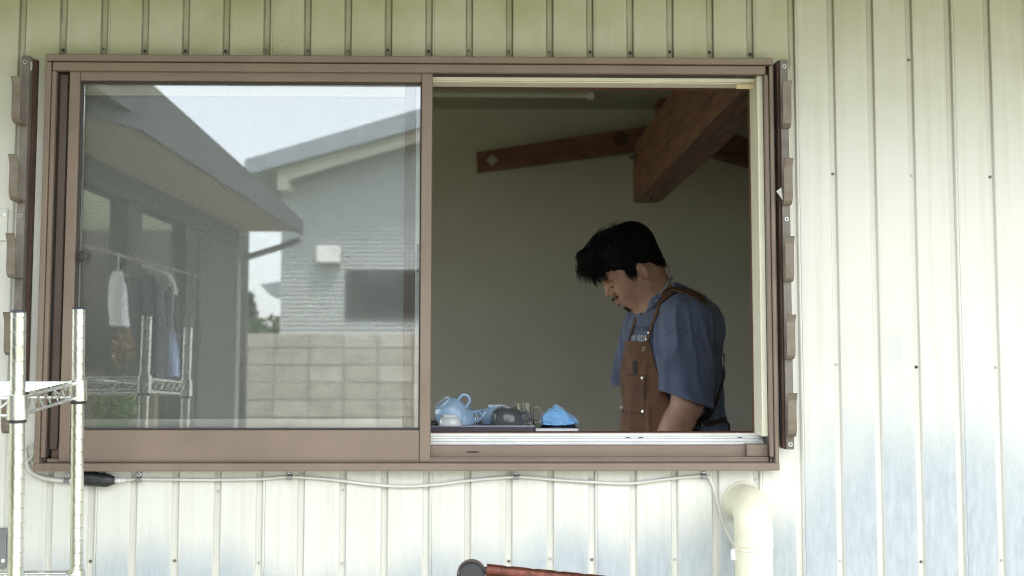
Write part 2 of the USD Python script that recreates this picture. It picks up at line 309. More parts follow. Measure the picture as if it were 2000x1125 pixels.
def masks_for(x, z, groove, edge):
    """wear, dirt, groove dirt at points of the cladding."""
    px, py = project(np.stack([x, np.full_like(x, WY), z], -1))
    start = np.interp(px, wp[:, 0], wp[:, 1])
    nz = meshkit.fbm(np.stack([x*14, z*2.0, 0*x], -1), 4, 3)-.5
    nz2 = meshkit.fbm(np.stack([x*5, z*5, 0*x+3], -1), 3, 9)-.5
    right = px > 1552
    soft = np.where(right, 420., 150.)
    wear = np.clip((py+nz*60+nz2*np.where(right, 170, 45)-start-np.where(right, 70, 15))/soft+.5, 0, 1)
    wear = np.where(right, wear*(.88+.22*np.clip((py-start)/330, 0, 1)), wear*1.0)
    patch = np.exp(-((px-1672)/50)**2-((py-690)/80)**2)*.42+np.exp(-((px-1745)/40)**2-((py-690)/90)**2)*.42+np.exp(-((px-1420)/20)**2-((py-1070)/40)**2)*.3
    wear = np.maximum(wear, patch*(1+nz))*(1-groove)
    dirt = np.clip((400-py)/420, 0, 1)**1.2*np.where(right, .72, 1)
    nearframe = np.exp(-((z-FZ1)/.045)**2)*((x > FX0-.05) & (x < FX1+.05))
    dirt = np.clip(dirt+nearframe*.25*(z > FZ1-.01), 0, 1)
    gd = edge*np.clip(.05+.85*np.clip((400-py)/430, 0, 1), 0, 1)*np.where(right & (px > 1580), .55, 1.)+groove*.10*np.clip((300-py)/300, 0, 1)
    gd = np.maximum(gd, nearframe*groove*.75*(z > FZ1-.01))
    return np.stack([wear, dirt, np.clip(gd, 0, 1)], -1)
def cladding(x0, x1, z0, z1):
    xs, ys, gr, ed = [x0], [WY], [0.], [0.]
    def flat(a, b):
        for q in np.linspace(a, b, max(2, int((b-a)/.011)+1))[1:]:
            xs.append(q); ys.append(WY); gr.append(0.); ed.append(0.)
    x = x0
    for c in GX:
        if c-GW/2-.003 <= x0 or c+GW/2+.003 >= x1: continue
        flat(x, c-GW/2-.0025)
        for q, yy, g_, e_ in ((c-GW/2-.001, WY+.0006, .5, .6), (c-GW/2, WY+.002, 1, 1), (c-GW/2+.0012, WY+GD, 1, 1), (c-GW/2+.003, WY+GD, 1, .25), (c, WY+GD-.0006, 1, 0), (c+GW/2-.003, WY+GD, 1, .25), (c+GW/2-.0012, WY+GD, 1, 1), (c+GW/2, WY+.002, 1, 1), (c+GW/2+.001, WY+.0006, .5, .6), (c+GW/2+.0025, WY, 0, 0)):
            xs.append(q); ys.append(yy); gr.append(g_); ed.append(e_)
        x = c+GW/2+.0025
    flat(x, x1)
    xs, ys, gr, ed = map(np.array, (xs, ys, gr, ed)); zs = np.linspace(z0, z1, max(2, int((z1-z0)/.014)))
    n, k = len(xs), len(zs)
    xx, zz = np.tile(xs, k), np.repeat(zs, n)
    # thin sheet dents a little
    dent = (meshkit.noise(np.stack([xx*7, zz*3.0, 0*xx], -1), 5)-.5)*.0022*(1-np.tile(gr, k))
    v = np.stack([xx, np.tile(ys, k)+dent, zz], -1)
    i, j = np.meshgrid(np.arange(k-1), np.arange(n-1), indexing='ij')
    a = (i*n+j).ravel(); q = np.stack([a, a+1, a+n+1, a+n], -1)
    msk = masks_for(xx, zz, np.tile(gr, k), np.tile(ed, k))
    # back sheet closes the panel: the same outline 1 mm behind
    v2 = v+[0, .001, 0]; N = len(v)
    rim = []
    for jj in range(n-1): rim += [[jj+N, jj+1+N, jj+1, jj], [(k-1)*n+jj, (k-1)*n+jj+1, (k-1)*n+jj+1+N, (k-1)*n+jj+N]]
    for ii in range(k-1): rim += [[ii*n, (ii+1)*n, (ii+1)*n+N, ii*n+N], [ii*n+n-1+N, (ii+1)*n+n-1+N, (ii+1)*n+n-1, ii*n+n-1]]
    return np.vstack([v, v2]), np.vstack([q, q[:, ::-1]+N, np.array(rim)]), np.vstack([msk, msk])
def put_panel(x0, x1, z0, z1, lab=None):
    v, q, msk = cladding(x0, x1, z0, z1)
    f = np.vstack([q[:, [0, 1, 2]], q[:, [0, 2, 3]]])
    tm = trimesh.Trimesh(v, f, process=False)
    vv, ff, nn = np.array(v), f, None
    p = usdkit.mesh(stage, path_of('cladding_panel', bld), tm, MT['clad'], smooth=True)
    UsdGeom.PrimvarsAPI(p).CreatePrimvar('masks', Sdf.ValueTypeNames.Color3fArray, 'vertex').Set(Vt.Vec3fArray.FromNumpy(msk.astype(np.float32)))
    if lab: tag(p, lab)
# panels of four ribs, meeting beside a groove; cut round the window
joints = [BX0]+[g+GW/2+.0062 for g in GX if any(abs(project([g, WY, 2.15])[0]-j) < 38 for j in (-1080, -760, -440, -120, 190, 510, 830, 1148, 1465, 1546, 1857, 2170, 2480, 2800))]+[BX1]
HX0, HX1, HZ0, HZ1 = FX0+.012, FX1-.012, FZ0+.012, FZ1-.012
for a, b in zip(joints[:-1], joints[1:]):
    if b-a < .01: continue
    b -= .0007
    if a < HX0: put_panel(a, min(b, HX0), .02, EAVE)
    if b > HX1: put_panel(max(a, HX1), b, .02, EAVE)
    a_, b_ = max(a, HX0), min(b, HX1)
    if b_-a_ > .004: put_panel(a_, b_, HZ1, EAVE); put_panel(a_, b_, .02, HZ0)
CB = WY+GD+.004
obj('wall_core', [box(BX0, FX0+.012, CB, WT, 0, 2.8), box(FX1-.0165, BX1, CB, WT, 0, 2.8), box(FX0+.012, FX1-.0165, CB, WT, FZ1-.0125, 2.8), box(FX0+.012, FX1-.0165, CB, WT, 0, FZ0+.012)], MT['core'], bld)
obj('eave_soffit', box(BX0-.3, BX1+.3, -.95, WY-.004, EAVE+.002, EAVE+.022), MT['soffit'], bld)
obj('eave_fascia', box(BX0-.3, BX1+.3, -.975, -.952, EAVE-.03, EAVE+.15), MT['fasciaw'], bld)
ro = prism([(-1.03, EAVE+.16), (4.2, EAVE+1.75), (4.2, EAVE+1.81), (-1.03, EAVE+.21)], BX0-.35, BX1+.35, 'x')
obj('roof', ro, MT['rooftin'], bld)
# screws sit in the grooves
def screw(x, z, m='zinc'):
    y = WY+GD-.0006
    obj('screw', trimesh.util.concatenate([disc([x, y-.0006, z], [0, 1, 0], .0034, .0012, 10), disc([x, y-.002, z], [0, 1, 0], .0020, .0022, 8)]), MT[m], bld)
def near_groove(px, py):
    xx = X(px, WY, py); return min(GX, key=lambda g: abs(g-xx))
for px in (27, 108, 190, 270, 350, 430, 510, 590, 670, 750, 830, 908, 988, 1067, 1148, 1228, 1308, 1387, 1465):
    if px > 80: screw(near_groove(px, 100)+random.uniform(-.002, .002), Zc(99, WY)+random.uniform(-.003, .003), random.choice(['rust', 'black', 'black']))
for px, py, mm in ((1623, 339, 'rust'), (1781, 342, 'zinc'), (1936, 345, 'rust'), (1632, 712, 'zinc'), (1788, 717, 'black'), (1945, 718, 'zinc'), (1636, 1096, 'zinc'), (1797, 1098, 'rust'), (1955, 1095, 'zinc'), (1783, 116, 'rust')):
    screw(near_groove(px, py), at(px, py, WY)[2], mm)
for px, py in ((98, 928), (425, 960), (667, 958), (830, 948), (912, 930), (1152, 936), (1475, 937), (175, 1097), (338, 1096), (500, 1100), (665, 1101), (992, 1097), (1072, 1092), (1153, 1094), (1314, 1094), (18, 712), (1522, 1117)):
    screw(near_groove(px, py), at(px, py, WY)[2], random.choice(['rust', 'zinc', 'zinc']))

# ------------------------------------------------------------------ the sliding window
win = thing('sliding_window', 'brown aluminium sliding window, left half glazed and right half open', 'window')
B = MT['brown']
obj('frame_head', [box(FX0+.0005, FX1-.0005, -.010, WY+.01, Zc(124), FZ1, .0015), box(FX0+.014, FX1-.016, -.002, .012, Zc(141.5), Zc(124)-.0012, .0015)], B, win)
obj('frame_jamb', [box(FX0, XT(100.2), -.006, WY+.01, Zc(912), Zc(124)-.0012, .0015), box(XT(100.9), XT(108.8), .000, .012, Zc(893), Zc(142), .001)], B, win)
obj('frame_jamb', [box(XT(1501.6), FX1, -.006, WY+.01, Zc(912), Zc(124)-.0012, .0015), box(XT(1493.2), XT(1500.8), .000, .012, Zc(893), Zc(142), .001)], B, win)
obj('frame_sill', [box(FX0, FX1, -.010, WY+.01, FZ0, Zc(904), .0015), box(XT(109), XT(1493), .0125, .06, Zc(903.6), Zc(896, .008), .001),
                   box(XT(134), XT(1493), .0128, .06, Zc(895.6, .0125), Zc(893.6, .0125)), box(XT(109), X(1455, .04), .040, .07, Zc(896, .04), Zc(870, .04), .001), box(X(1453, .03), X(1494, .03), .026, .066, Zc(892, .03), Zc(868, .03), .001)], B, win)
obj('track_jamb', [box(XT(115.5, .035), XT(133.2, .035), .033, .09, Zc(880), Zc(142), .001)], MT['brown_dark'], win)
obj('track_gap', [box(FX0+.016, FX1-.018, .0125, .048, Zc(141.5)+.0015, FZ1-.013), box(FX0+.014, XT(108.8)-.0012, .0125, .14, Zc(893), Zc(141.5)+.001), box(XT(108.8)-.001, XT(140, .08), .0905, .14, Zc(893), Zc(141.5)+.001), box(XT(1493.2)+.0012, FX1-.018, .0125, .14, Zc(893), Zc(141.5)+.001)], MT['gasket'], win)
obj('weep_hole', [box(X(914, .04), X(936, .04), .0385, .041, Zc(884, .04), Zc(881, .04))], MT['gasket'], win)
S0, S1 = .010, .040                                     # outer sash depth
zb0, zb1, zt0, zt1 = Zc(901.5, S0), Zc(840, S0), Zc(160, S0), Zc(137.5, S0)
sl0, sl1, sr0, sr1 = XT(135.3, S0), XT(155.5, S0), XT(824, S0), XT(844.3, S0)
sash = obj('sash', [box(sl1, sr0, S0+.008, S1-.004, zt0-.0035, zt0-.0003), box(sl1, sr0, S0+.008, S1-.004, zb1+.0003, zb1+.0035), box(sl1+.0002, sl1+.0036, S0+.008, S1-.004, zb1+.0036, zt0-.0036), box(sr0-.0036, sr0-.0002, S0+.008, S1-.004, zb1+.0036, zt0-.0036)], MT['gasket'], win, label='outer sash with clear glass')
obj('stile', box(sl0, sl1, S0, S1, zb0, zt1, .0015), B, sash)
obj('stile', box(sr0, sr1, S0-.001, S1, zb0-.001, zt1+.001, .0015), B, sash)
obj('top_rail', box(sl1+.0006, sr0-.0006, S0+.001, S1-.001, zt0, zt1-.001, .0012), B, sash)
obj('bottom_rail', box(sl1+.0006, sr0-.0006, S0+.001, S1-.001, zb0+.001, zb1, .0012), B, sash)
obj('glass_pane', box(sl1+.004, sr0-.004, G, G+.003, zb1+.004, zt0-.004), MT['glass'], sash)
obj('finger_pull', box(X(155, S0), X(165, S0), S0-.008, S0+.004, Zc(512, S0), Zc(492, S0), .003), MT['black'], sash)
# second sash and the pale inner frame behind it
I0 = .0415
iz0, iz1 = Zc(837.5, I0), Zc(166, I0)
ir = XT(791.5, I0)
iz0b, iz1b = Zc(818, I0), Zc(189, I0)
inner = obj('inner_sash', [box(XT(792.2, I0), XT(812.4, I0), I0-.002, I0+.03, Zc(845, I0), Zc(150, I0), .001), box(XT(796.5, I0), XT(799, I0), I0-.006, I0-.002, Zc(845, I0), Zc(150, I0)), box(XT(805, I0), XT(807.5, I0), I0-.006, I0-.002, Zc(845, I0), Zc(150, I0))], B, win, label='inner sash with patterned glass')
obj('top_rail', [box(XT(140, I0), ir, I0, I0+.028, iz1b, iz1+.02, .001), box(XT(140, I0), ir, I0-.003, I0, iz1b+.006, iz1b+.009)], MT['cream'], inner)
obj('bottom_rail', box(XT(140, I0), ir, I0, I0+.028, iz0-.02, iz0b, .001), MT['white_vinyl'], inner)
obj('stile', box(XT(140, I0), XT(165.5, I0), I0+.002, I0+.028, iz0b+.0005, iz1b-.0005, .001), MT['cream'], inner)
obj('patterned_pane', box(XT(165.5, I0)+.0003, ir-.0003, I0+.012, I0+.016, iz0b+.0003, iz1b-.0003), MT['frost'], inner)
obj('meeting_strip', box(XT(812.6, I0), XT(821, I0), I0+.004, I0+.028, Zc(842, I0), Zc(150, I0), .001), MT['white_vinyl'], inner)
obj('latch', box(X(814, I0), XT(821, I0), I0-.006, I0+.0035, Zc(530, I0), Zc(478, I0), .001), MT['cap'], inner)
# pale inner frame round the open half
C0 = .050
xl, xr = XT(823, C0), XT(1491.5, C0)
C1 = C0+.05
cfr = obj('inner_frame', [box(xl, xr, C0, C1, Zc(156.6, C0), Zc(147.5, C0), .001), box(xl, xr, C0+.004, C1, Zc(159, C0), Zc(157, C0)), box(xl, XT(1478.5, C0), C0+.002, C1, Zc(167, C1), Zc(159.4, C0), .001),
                          box(XT(1478.7, .022), XT(1491, .022), .022, C1, Zc(851, C0), Zc(147, C0), .001), box(XT(1474.8, C0), XT(1478.6, C0), C0+.016, C1, Zc(851, C0), Zc(159, C0)), box(XT(1467.8, C1), XT(1474.6, C0), C0+.004, C1, Zc(851, C0), Zc(166.5, C1), .001)], MT['cream'], win)
obj('corner_piece', box(XT(1438, C0), XT(1474.5, C0), C0-.002, C0+.0038, Zc(170, C0), Zc(161, C0), .001), mat('yellowed_corner', (.62, .50, .27), .5), win)
wv = mat('grey_white_track', (.66, .66, .64), .35, 0, .08, 14, (1, 1, 3))
obj('inner_track', [box(xl, xr-.001, C0+.010, C1, Zc(869.5, C0), Zc(863, C0), .001), box(xl, xr-.001, C0+.018, C1, Zc(862.8, C0), Zc(858.5, C0)), box(xl, xr-.001, C0+.024, C1, Zc(858.3, C0), Zc(853.6, C0), .0007), box(xl, xr-.001, C0+.028, C1, Zc(853.4, C0), Zc(848.2, C0), .0007)], wv, win)
for px in (1222, 1247, 1440):
    obj('scuff', box(X(px, C0), X(px+9, C0), C0+.0232, C0+.03, Zc(857, C0), Zc(855.4, C0)), MT['cap'], win)
R0, R1 = C1+.0015, WT+.012
obj('wood_reveal', [box(xl, XT(1460, R1)+.05, R0, R1, Zc(174.3, R1), Zc(155, R0)), box(XT(1460, R1), XT(1460, R1)+.05, R0, R1, Zc(849, R0), Zc(174.6, R1)), box(xl-.9, XT(1460, R1)+.05, R0, R1, Zc(849, R0), Zc(842, R1), .002), box(X(100, R0)-.05, X(120, R0), R0, R1, Zc(849, R0), Zc(174.6, R1)), box(X(100, R0)-.05, xl-.001, R0, R1, Zc(174.3, R1), Zc(155, R0))], MT['reveal'], win)

# ------------------------------------------------------------------ the room behind
RX0, RX1, RY1, FLO = -2.5, 2.3, 3.4, .22
CZ = at(1000, 212, RY1)[2]
obj('floor', box(RX0, RX1, WT, RY1, FLO-.1, FLO), MT['floorm'], kind='structure')
obj('ceiling', box(RX0-.1, RX1+.1, WT, RY1+.1, CZ, CZ+.06), MT['ceil'], kind='structure')
obj('wall_back', box(RX0, RX1, RY1, RY1+.1, FLO, CZ-.0005), MT['plaster'], kind='structure')
obj('wall_right', box(RX1, RX1+.1, WT, RY1+.1, FLO, CZ-.0005), MT['plaster'], kind='structure')
obj('wall_left', [box(RX0-.1, RX0, WT, .5, FLO, CZ-.0005), box(RX0-.1, RX0, 3.0, RY1+.1, FLO, CZ-.0005), box(RX0-.1, RX0, .5, 3.0, FLO, .8), box(RX0-.1, RX0, .5, 3.0, 2.4, CZ-.0005)], MT['plaster'], kind='structure')
obj('wall_front', [box(RX0, FX0-.02, WT+.0005, WT+.03, FLO, CZ-.0005), box(FX1+.03, RX1, WT+.0005, WT+.03, FLO, CZ-.0005), box(FX0-.02, FX1+.03, WT+.0005, WT+.03, 2.16, CZ-.0005), box(FX0-.02, FX1+.03, WT+.0005, WT+.03, FLO, 1.15)], MT['plaster'], kind='structure')
# fluorescent batten lamp under the ceiling
LY = 3.03
lamp = thing('fluorescent_lamp', 'unlit bare fluorescent tube in a pale batten under the ceiling', 'lamp')
le = at(1160, 186, LY); lx0 = le[0]-1.25
zl = le[2]
obj('housing', box(lx0, le[0], LY-.035, LY+.035, zl+.022, CZ-.001, .006), MT['lamp_white'], lamp)
obj('tube', tube([[lx0+.03, LY, zl], [le[0]-.03, LY, zl]], .0145, 14), MT['tubelamp'], lamp, 40)
obj('lamp_socket', box(le[0]-.03, le[0], LY-.018, LY+.018, zl-.022, zl+.03, .004), MT['whitebox'], lamp)
obj('lamp_socket', box(lx0, lx0+.03, LY-.018, LY+.018, zl-.022, zl+.03, .004), MT['whitebox'], lamp)
# timbers
def slant(pts, Y0, Y1):
    q = [at(px, py, Y0) for px, py in pts]
    return prism([(p[0], p[2]) for p in q], Y0, Y1, 'y')
TY = 3.16
tie = thing('timber_brace', 'reddish brown timber brace rising to the right, with a square bolt plate', 'timber')
obj('brace', slant([(931, 297), (1282, 243), (1282, 287), (932, 332.5)], TY, TY+.11), MT['timber'], tie)
c = at(961.5, 313.5, TY)
pl = box(-.021, .021, -.006, 0, -.021, .021, .002); pl.apply_transform(trimesh.transformations.rotation_matrix(.78, [0, 1, 0])); pl.apply_translation(c)
obj('bolt_plate', pl, MT['zinc'], tie); obj('bolt', disc(c+[0, -.012, 0], [0, 1, 0], .010, .016, 6), MT['zinc'], tie)
obj('bolt_recess', disc(at(1212, 271, TY)+[0, -.001, 0], [0, 1, 0], .036, .004, 24), MT['knot'], tie)
obj('bolt', disc(at(1212, 271, TY)+[0, -.005, 0], [0, 1, 0], .011, .012, 6), MT['knot'], tie)
t2 = thing('timber_brace', 'dark timber brace falling to the right behind the big beam', 'timber')
obj('brace', slant([(1330, 240), (1500, 277), (1500, 330), (1330, 285)], TY, TY+.11), MT['timber'], t2)
kp = thing('king_post', 'reddish upright timber post standing above the beam end', 'timber')
obj('post', slant([(1286, 286), (1286, 150), (1346, 150), (1346, 286)], TY-.02, TY+.1), MT['timber'], kp)
bm = thing('ceiling_beam', 'thick brown timber beam running from the window towards the back wall', 'beam')
b0 = at(1240, 393, 3.04); bxl, bzb = b0[0], b0[2]
obj('beam', box(bxl, bxl+.132, .26, 3.04, bzb, bzb+.28, .005), MT['beam'], bm)
obj('end_block', box(bxl+.006, bxl+.126, 3.0405, 3.15, bzb+.006, bzb+.22, .004), MT['timber'], bm)
obj('bolt', [disc([bxl-.008, 2.95, bzb+.20], [1, 0, 0], .016, .02, 8), disc([bxl-.02, 2.95, bzb+.20], [1, 0, 0], .009, .03, 6)], MT['steel'], bm)
obj('bolt', disc([bxl+.05, 2.9, bzb-.008], [0, 0, 1], .014, .018, 8), MT['steel'], bm)

# ------------------------------------------------------------------ hook rails either side of the window
def hook_rail(label, xpx, top, bot, hooks, wood, screws, so=.024):
    t = thing('hook_rail', label, 'hook rail')
    ys = -.012
    xa, xb = X(xpx, ys, 500), X(xpx+15.5, ys, 500)
    zt, zbm = at(xpx, top, ys)[2], at(xpx, bot, ys)[2]
    obj('strip', [box(xa, xb, ys, ys+.003, zbm, zt, .0008), box(xa, xa+.003, ys+.003, WY, zbm, zt)], MT['steel'], t)
    if wood:
        obj('batten', box(xb-.0035, xb+.0085, WY-.016, WY-.001, zbm, zt-.003, .002), MT['redwood'], t)
        obj('side_flange', box(xb-.003, xb, ys+.003, ys+.022, zbm, zt, .0008), MT['steel'], t)
        obj('paper_scrap', trimesh.convex.convex_hull(np.array([[xb+.0004+q*.0004, ys+.006+a, zt-.012-b] for q in (0, 1) for a, b in ((0, 0), (.011, .0), (.009, .016), (.002, .022))])), MT['plug'], t)
    else: obj('batten', box(xa-.0062, xa-.0004, ys+.006, WY-.001, zbm+.002, zt-.002, .001), MT['redwood'], t)
    xc = (xa+xb)/2
    for a, b in hooks:
        za, zb_ = at(xpx, a, ys-so)[2], at(xpx, b, ys-so)[2]
        prof = [(-so-.010, za), (-so-.002, za-.015), (-so, za-.03), (-so, zb_+.016), (-so+.003, zb_+.006), (-so+.010, zb_), (-.012, zb_-.001), (-.004, zb_-.0015), (ys+.012-.0015, zb_-.001)]
        pr = np.array(prof); pr[:, 0] += ys+.002; pr[-1, 0] = ys-.001
        d = np.gradient(pr, axis=0); nrm = np.stack([-d[:, 1], d[:, 0]], -1); nrm /= np.linalg.norm(nrm, axis=1, keepdims=True)
        poly = np.vstack([pr+nrm*.0013, (pr-nrm*.0013)[::-1]])
        obj('hook', prism([tuple(q) for q in poly], xc-.0095, xc+.0095, 'x'), MT['rust'], t)
    for s in screws:
        z = at(xpx, s, ys)[2]
        sc_ = obj('screw', disc([xc, ys-.001, z], [0, 1, 0], .0050, .003, 14), MT['zinc'], t)
        obj('recess', disc([xc, ys-.0026, z], [0, 1, 0], .0023, .0006, 6), MT['gasket'], sc_)
hook_rail('dark steel rail of five hooks left of the window, with a red-brown batten', 29.5, 108, 800, [(150, 236), (302, 388), (456, 540), (610, 692), (764, 846)], True, [121, 422], .045)
hook_rail('grey steel rail of five rusty hooks right of the window', 1529.5, 116, 878, [(159, 245), (310, 396), (462, 547), (615, 699), (768, 852)], False, [130, 428, 868])
pp = at(1525, 377, -.015)
tg = np.array([pp+[-.010, 0, .004], pp+[.0, -.006, .012], pp+[.004, .004, -.016], pp+[.003, -.004, -.014], pp+[-.004, .003, .001]])
tagp = tag(obj('torn_tape', trimesh.convex.convex_hull(tg), MT['plug']), 'small torn scrap of white tape stuck to the right hook rail', 'tape')

# ------------------------------------------------------------------ cable under the window, with clips
cab = thing('power_cable', 'grey-white cable clipped under the window, joined with black tape', 'cable')
CY = WY-.006
cpts = [(30, 872), (48, 880), (52, 905), (64, 924), (92, 935), (133, 939), (160, 938), (205, 938)]
obj('cord', tube(spline([at(px, py, CY) for px, py in cpts]), .0056, 10), MT['cable'], cab, 40)
cpts = [(232, 938), (250, 937), (273, 936), (345, 936.5), (420, 937), (510, 935.5), (567, 931.5), (640, 936), (720, 945.5), (785, 950), (850, 946.5), (920, 938), (1009, 931.5), (1080, 936.5), (1150, 941), (1230, 944), (1300, 936), (1374, 930), (1389, 941), (1399, 972), (1415, 1030), (1432, 1064), (1445, 1090)]
obj('cord', tube(spline([at(px, py, CY) for px, py in cpts]), .0034, 10), MT['cable'], cab, 40)
jp = spline([at(px, py, CY-.006) for px, py in ((158, 937), (172, 935), (190, 936), (206, 938), (217, 938), (225, 938))], 5)
jr = np.interp(np.arange(len(jp)), [0, 3, 9, 14, 18, 21, 25], [.012, .0155, .0158, .0150, .0135, .010, .0085])
jt = tube(jp, jr, 18); jt.vertices += (meshkit.fbm(jt.vertices*120, 3, 4)[:, None]-.5)*.004
obj('taped_joint', jt, MT['tape'], cab, 50)
sr = spline([at(px, py, CY-.003) for px, py in ((224, 938), (232, 938), (246, 937.5))], 8)
obj('strain_relief', tube(sr, .0068-.0016*(np.arange(len(sr)) % 4 == 3)-.0018*np.linspace(0, 1, len(sr)), 12), MT['plug'], cab, 40)
lp = [(40, 905), (56, 900), (66, 884), (60, 868), (50, 872), (54, 892), (66, 905)]
obj('loose_loop', tube(spline([at(px, py, CY-.004+.001*i) for i, (px, py) in enumerate(lp)]), .0024, 8), MT['cable'], cab, 40)
clip0 = None
for px, py, where in ((133, 938, 'near the lower left window corner'), (273, 936, 'just right of the black taped joint'), (567, 931.5, 'below the left sash'), (1009, 931.5, 'below the tray of cups'), (1374, 930, 'where the cable turns down beside the pipe')):
    loc = at(px, py, WY)
    lab = f'small grey cable clip with a screw, {where}'
    if clip0 is None:
        clip0 = thing('cable_clip', lab, 'clip', 'clips holding the cable', loc)
        obj('band', [box(-.0062, .0062, -.0132, -.0005, -.0052, .0046, .0015), box(-.0055, .0055, -.003, -.0008, .0045, .016, .0006)], MT['clip'], clip0)
        sc_ = obj('screw', disc([0, -.0042, .011], [0, 1, 0], .0046, .003, 14), MT['whitebox'], clip0)
        obj('recess', disc([0, -.0059, .011], [0, 1, 0], .0021, .0006, 6), MT['gasket'], sc_)
    else: copy_of(clip0, lab, loc)

# ------------------------------------------------------------------ vent pipe
pipe = thing('vent_pipe', 'ivory plastic pipe with an elbow coming out of the wall', 'pipe')
pr_ = .0405; PYc = -.075
pc = at(1472, 1050, PYc); zc_ = at(1472, 990, PYc)[2]
bend = [[pc[0], PYc+.05-.05*math.sin(a)+.0, zc_-.05+.05*math.cos(a)] for a in np.linspace(0, math.pi/2, 12)]
path = [[pc[0], WY-.004, zc_]]+bend+[[pc[0], PYc, zc_-.09]]
path = [[p[0], p[1], p[2]] for p in path]
obj('elbow', tube(path, pr_, 40), MT['pvc'], pipe, 60)
obj('pipe', tube([[pc[0], PYc, z] for z in np.linspace(zc_-.0905, .05, 30)], pr_*.985, 40), MT['pvc'], pipe, 60)
obj('coupling', lathe([(pr_*.98, -.006), (pr_*1.035, -.005), (pr_*1.035, -.001), (pr_*1.01, .001), (pr_*1.01, .012), (pr_*.98, .0125)], 40, (pc[0], PYc, zc_-.075)), MT['pvc'], pipe, 40)
fl = lathe([(0, 0), (pr_*1.09, 0), (pr_*1.09, .006), (pr_*1.03, .009), (pr_*.9, .014)], 40)
obj('wall_flange', rot_to(fl, [0, 0, 1], [0, -1, 0], [pc[0], WY, zc_]), MT['pvc'], pipe, 40)
k = at(1431, 1083, PYc)
obj('pipe_clip', box(k[0]-.0035, k[0]+.006, PYc-.006, PYc+.006, k[2]-.012, k[2]+.012, .002), MT['whitebox'], pipe)

# ------------------------------------------------------------------ wire shelving at the left
def rack():
    y0, y1 = -.54, -.199
    pf, prr = at(35, 760, y0), at(152.5, 760, y1)
    xr_ = (pf[0]+prr[0])/2; Lx = .90
    zref = at(152.5, 762, y1)[2]                         # upper shelf at the rear post
    loc = np.array([0, y1, zref])
    t = thing('wire_rack', 'chrome wire shelving rack standing left of the window', 'rack', None, loc, (math.degrees(math.atan2(.019, .341)), 0, 0))
    def post(x, y, top, bot):
        pz = [(0.0001, bot), (.0127, bot)]
        z = top-.012
        rings = []
        while z > bot+.03: rings.append(z); z -= .0254
        for z in rings[::-1]: pz += [(.0127, z-.0011), (.0117, z-.0004), (.0117, z+.0004), (.0127, z+.0011)]
        pz += [(.0127, top-.004), (.0001, top-.004)]
        p = obj('post', lathe(pz, 28, (x, y, 0)), MT['chrome'], t, 30)
        obj('end_cap', lathe([(0.0001, top-.0042), (.0131, top-.0042), (.0131, top-.001), (.0115, top), (0.0001, top)], 24, (x, y, 0)), MT['cap'], p, 30)
        obj('rubber_foot', lathe([(0.0001, bot-.03), (.016, bot-.03), (.016, bot-.002), (.0001, bot-.001)], 20, (x, y, 0)), MT['black'], p, 30)
        return p
    ttop = at(152.5, 600, y1)[2]-zref
    bot = -zref+.036
    xf, xb = pf[0], prr[0]
    posts = {'f': (xf, -.341), 'b': (xb, 0.), 'fl': (xf-Lx, -.341), 'bl': (xb-Lx, 0.)}
    for x, y in posts.values(): post(x, y, ttop, bot-.0*y)
    def truss(a, b, d=.030, rw=.0032, n=None):
        a, b = np.asarray(a, float), np.asarray(b, float); L = np.linalg.norm(b-a); n = n or int(L/.021)
        zz = [a+(b-a)*i/n+[0, 0, (.003 if i % 2 else -.003)+(-d/2 if i % 2 else d/2)*.8] for i in range(n+1)]
        return [tube([a+[0, 0, d/2], b+[0, 0, d/2]], rw, 8), tube([a+[0, 0, -d/2], b+[0, 0, -d/2]], rw, 8), tube(zz, .0019, 6)]
    def shelf(z, which):
        wires = []
        for i in range(15):
            y = -.341+.018+i*(.341-.036)/14
            wires.append(tube([[xf-Lx+.01, y, z+.016], [xb-.014, y, z+.016]], .0016, 6))
        for k in range(4):
            wires.append(tube([[xb-.12-k*.24, -.341, z+.013], [xb-.12-k*.24, 0, z+.013]], .0028, 8))
        s = obj('shelf', wires, MT['chrome'], t, 40, label=f'{which} wire shelf')
        obj('side_truss', truss([xf, -.323, z], [xb, -.016, z]), MT['chrome'], s, 40)
        obj('side_truss', truss([xf-Lx, -.323, z], [xb-Lx, -.016, z]), MT['chrome'], s, 40)
        obj('edge_truss', truss([xf-.016, -.341, z], [xf-Lx+.016, -.341, z]), MT['chrome'], s, 40)
        obj('edge_truss', truss([xb-.016, 0, z], [xb-Lx+.016, 0, z]), MT['chrome'], s, 40)
        for x, y in posts.values():
            obj('collar', lathe([(.0128, -.022), (.0178, -.021), (.0168, .021), (.0128, .022)], 28, (x, y, z)), MT['chrome'], s, 30)
            obj('sleeve', lathe([(.0128, -.0275), (.0150, -.027), (.0148, -.0225), (.0128, -.0225)], 24, (x, y, z)), MT['black'], s, 30)
    shelf(0, 'upper'); shelf(-.382, 'lower'); shelf(-.95, 'bottom')
rack()

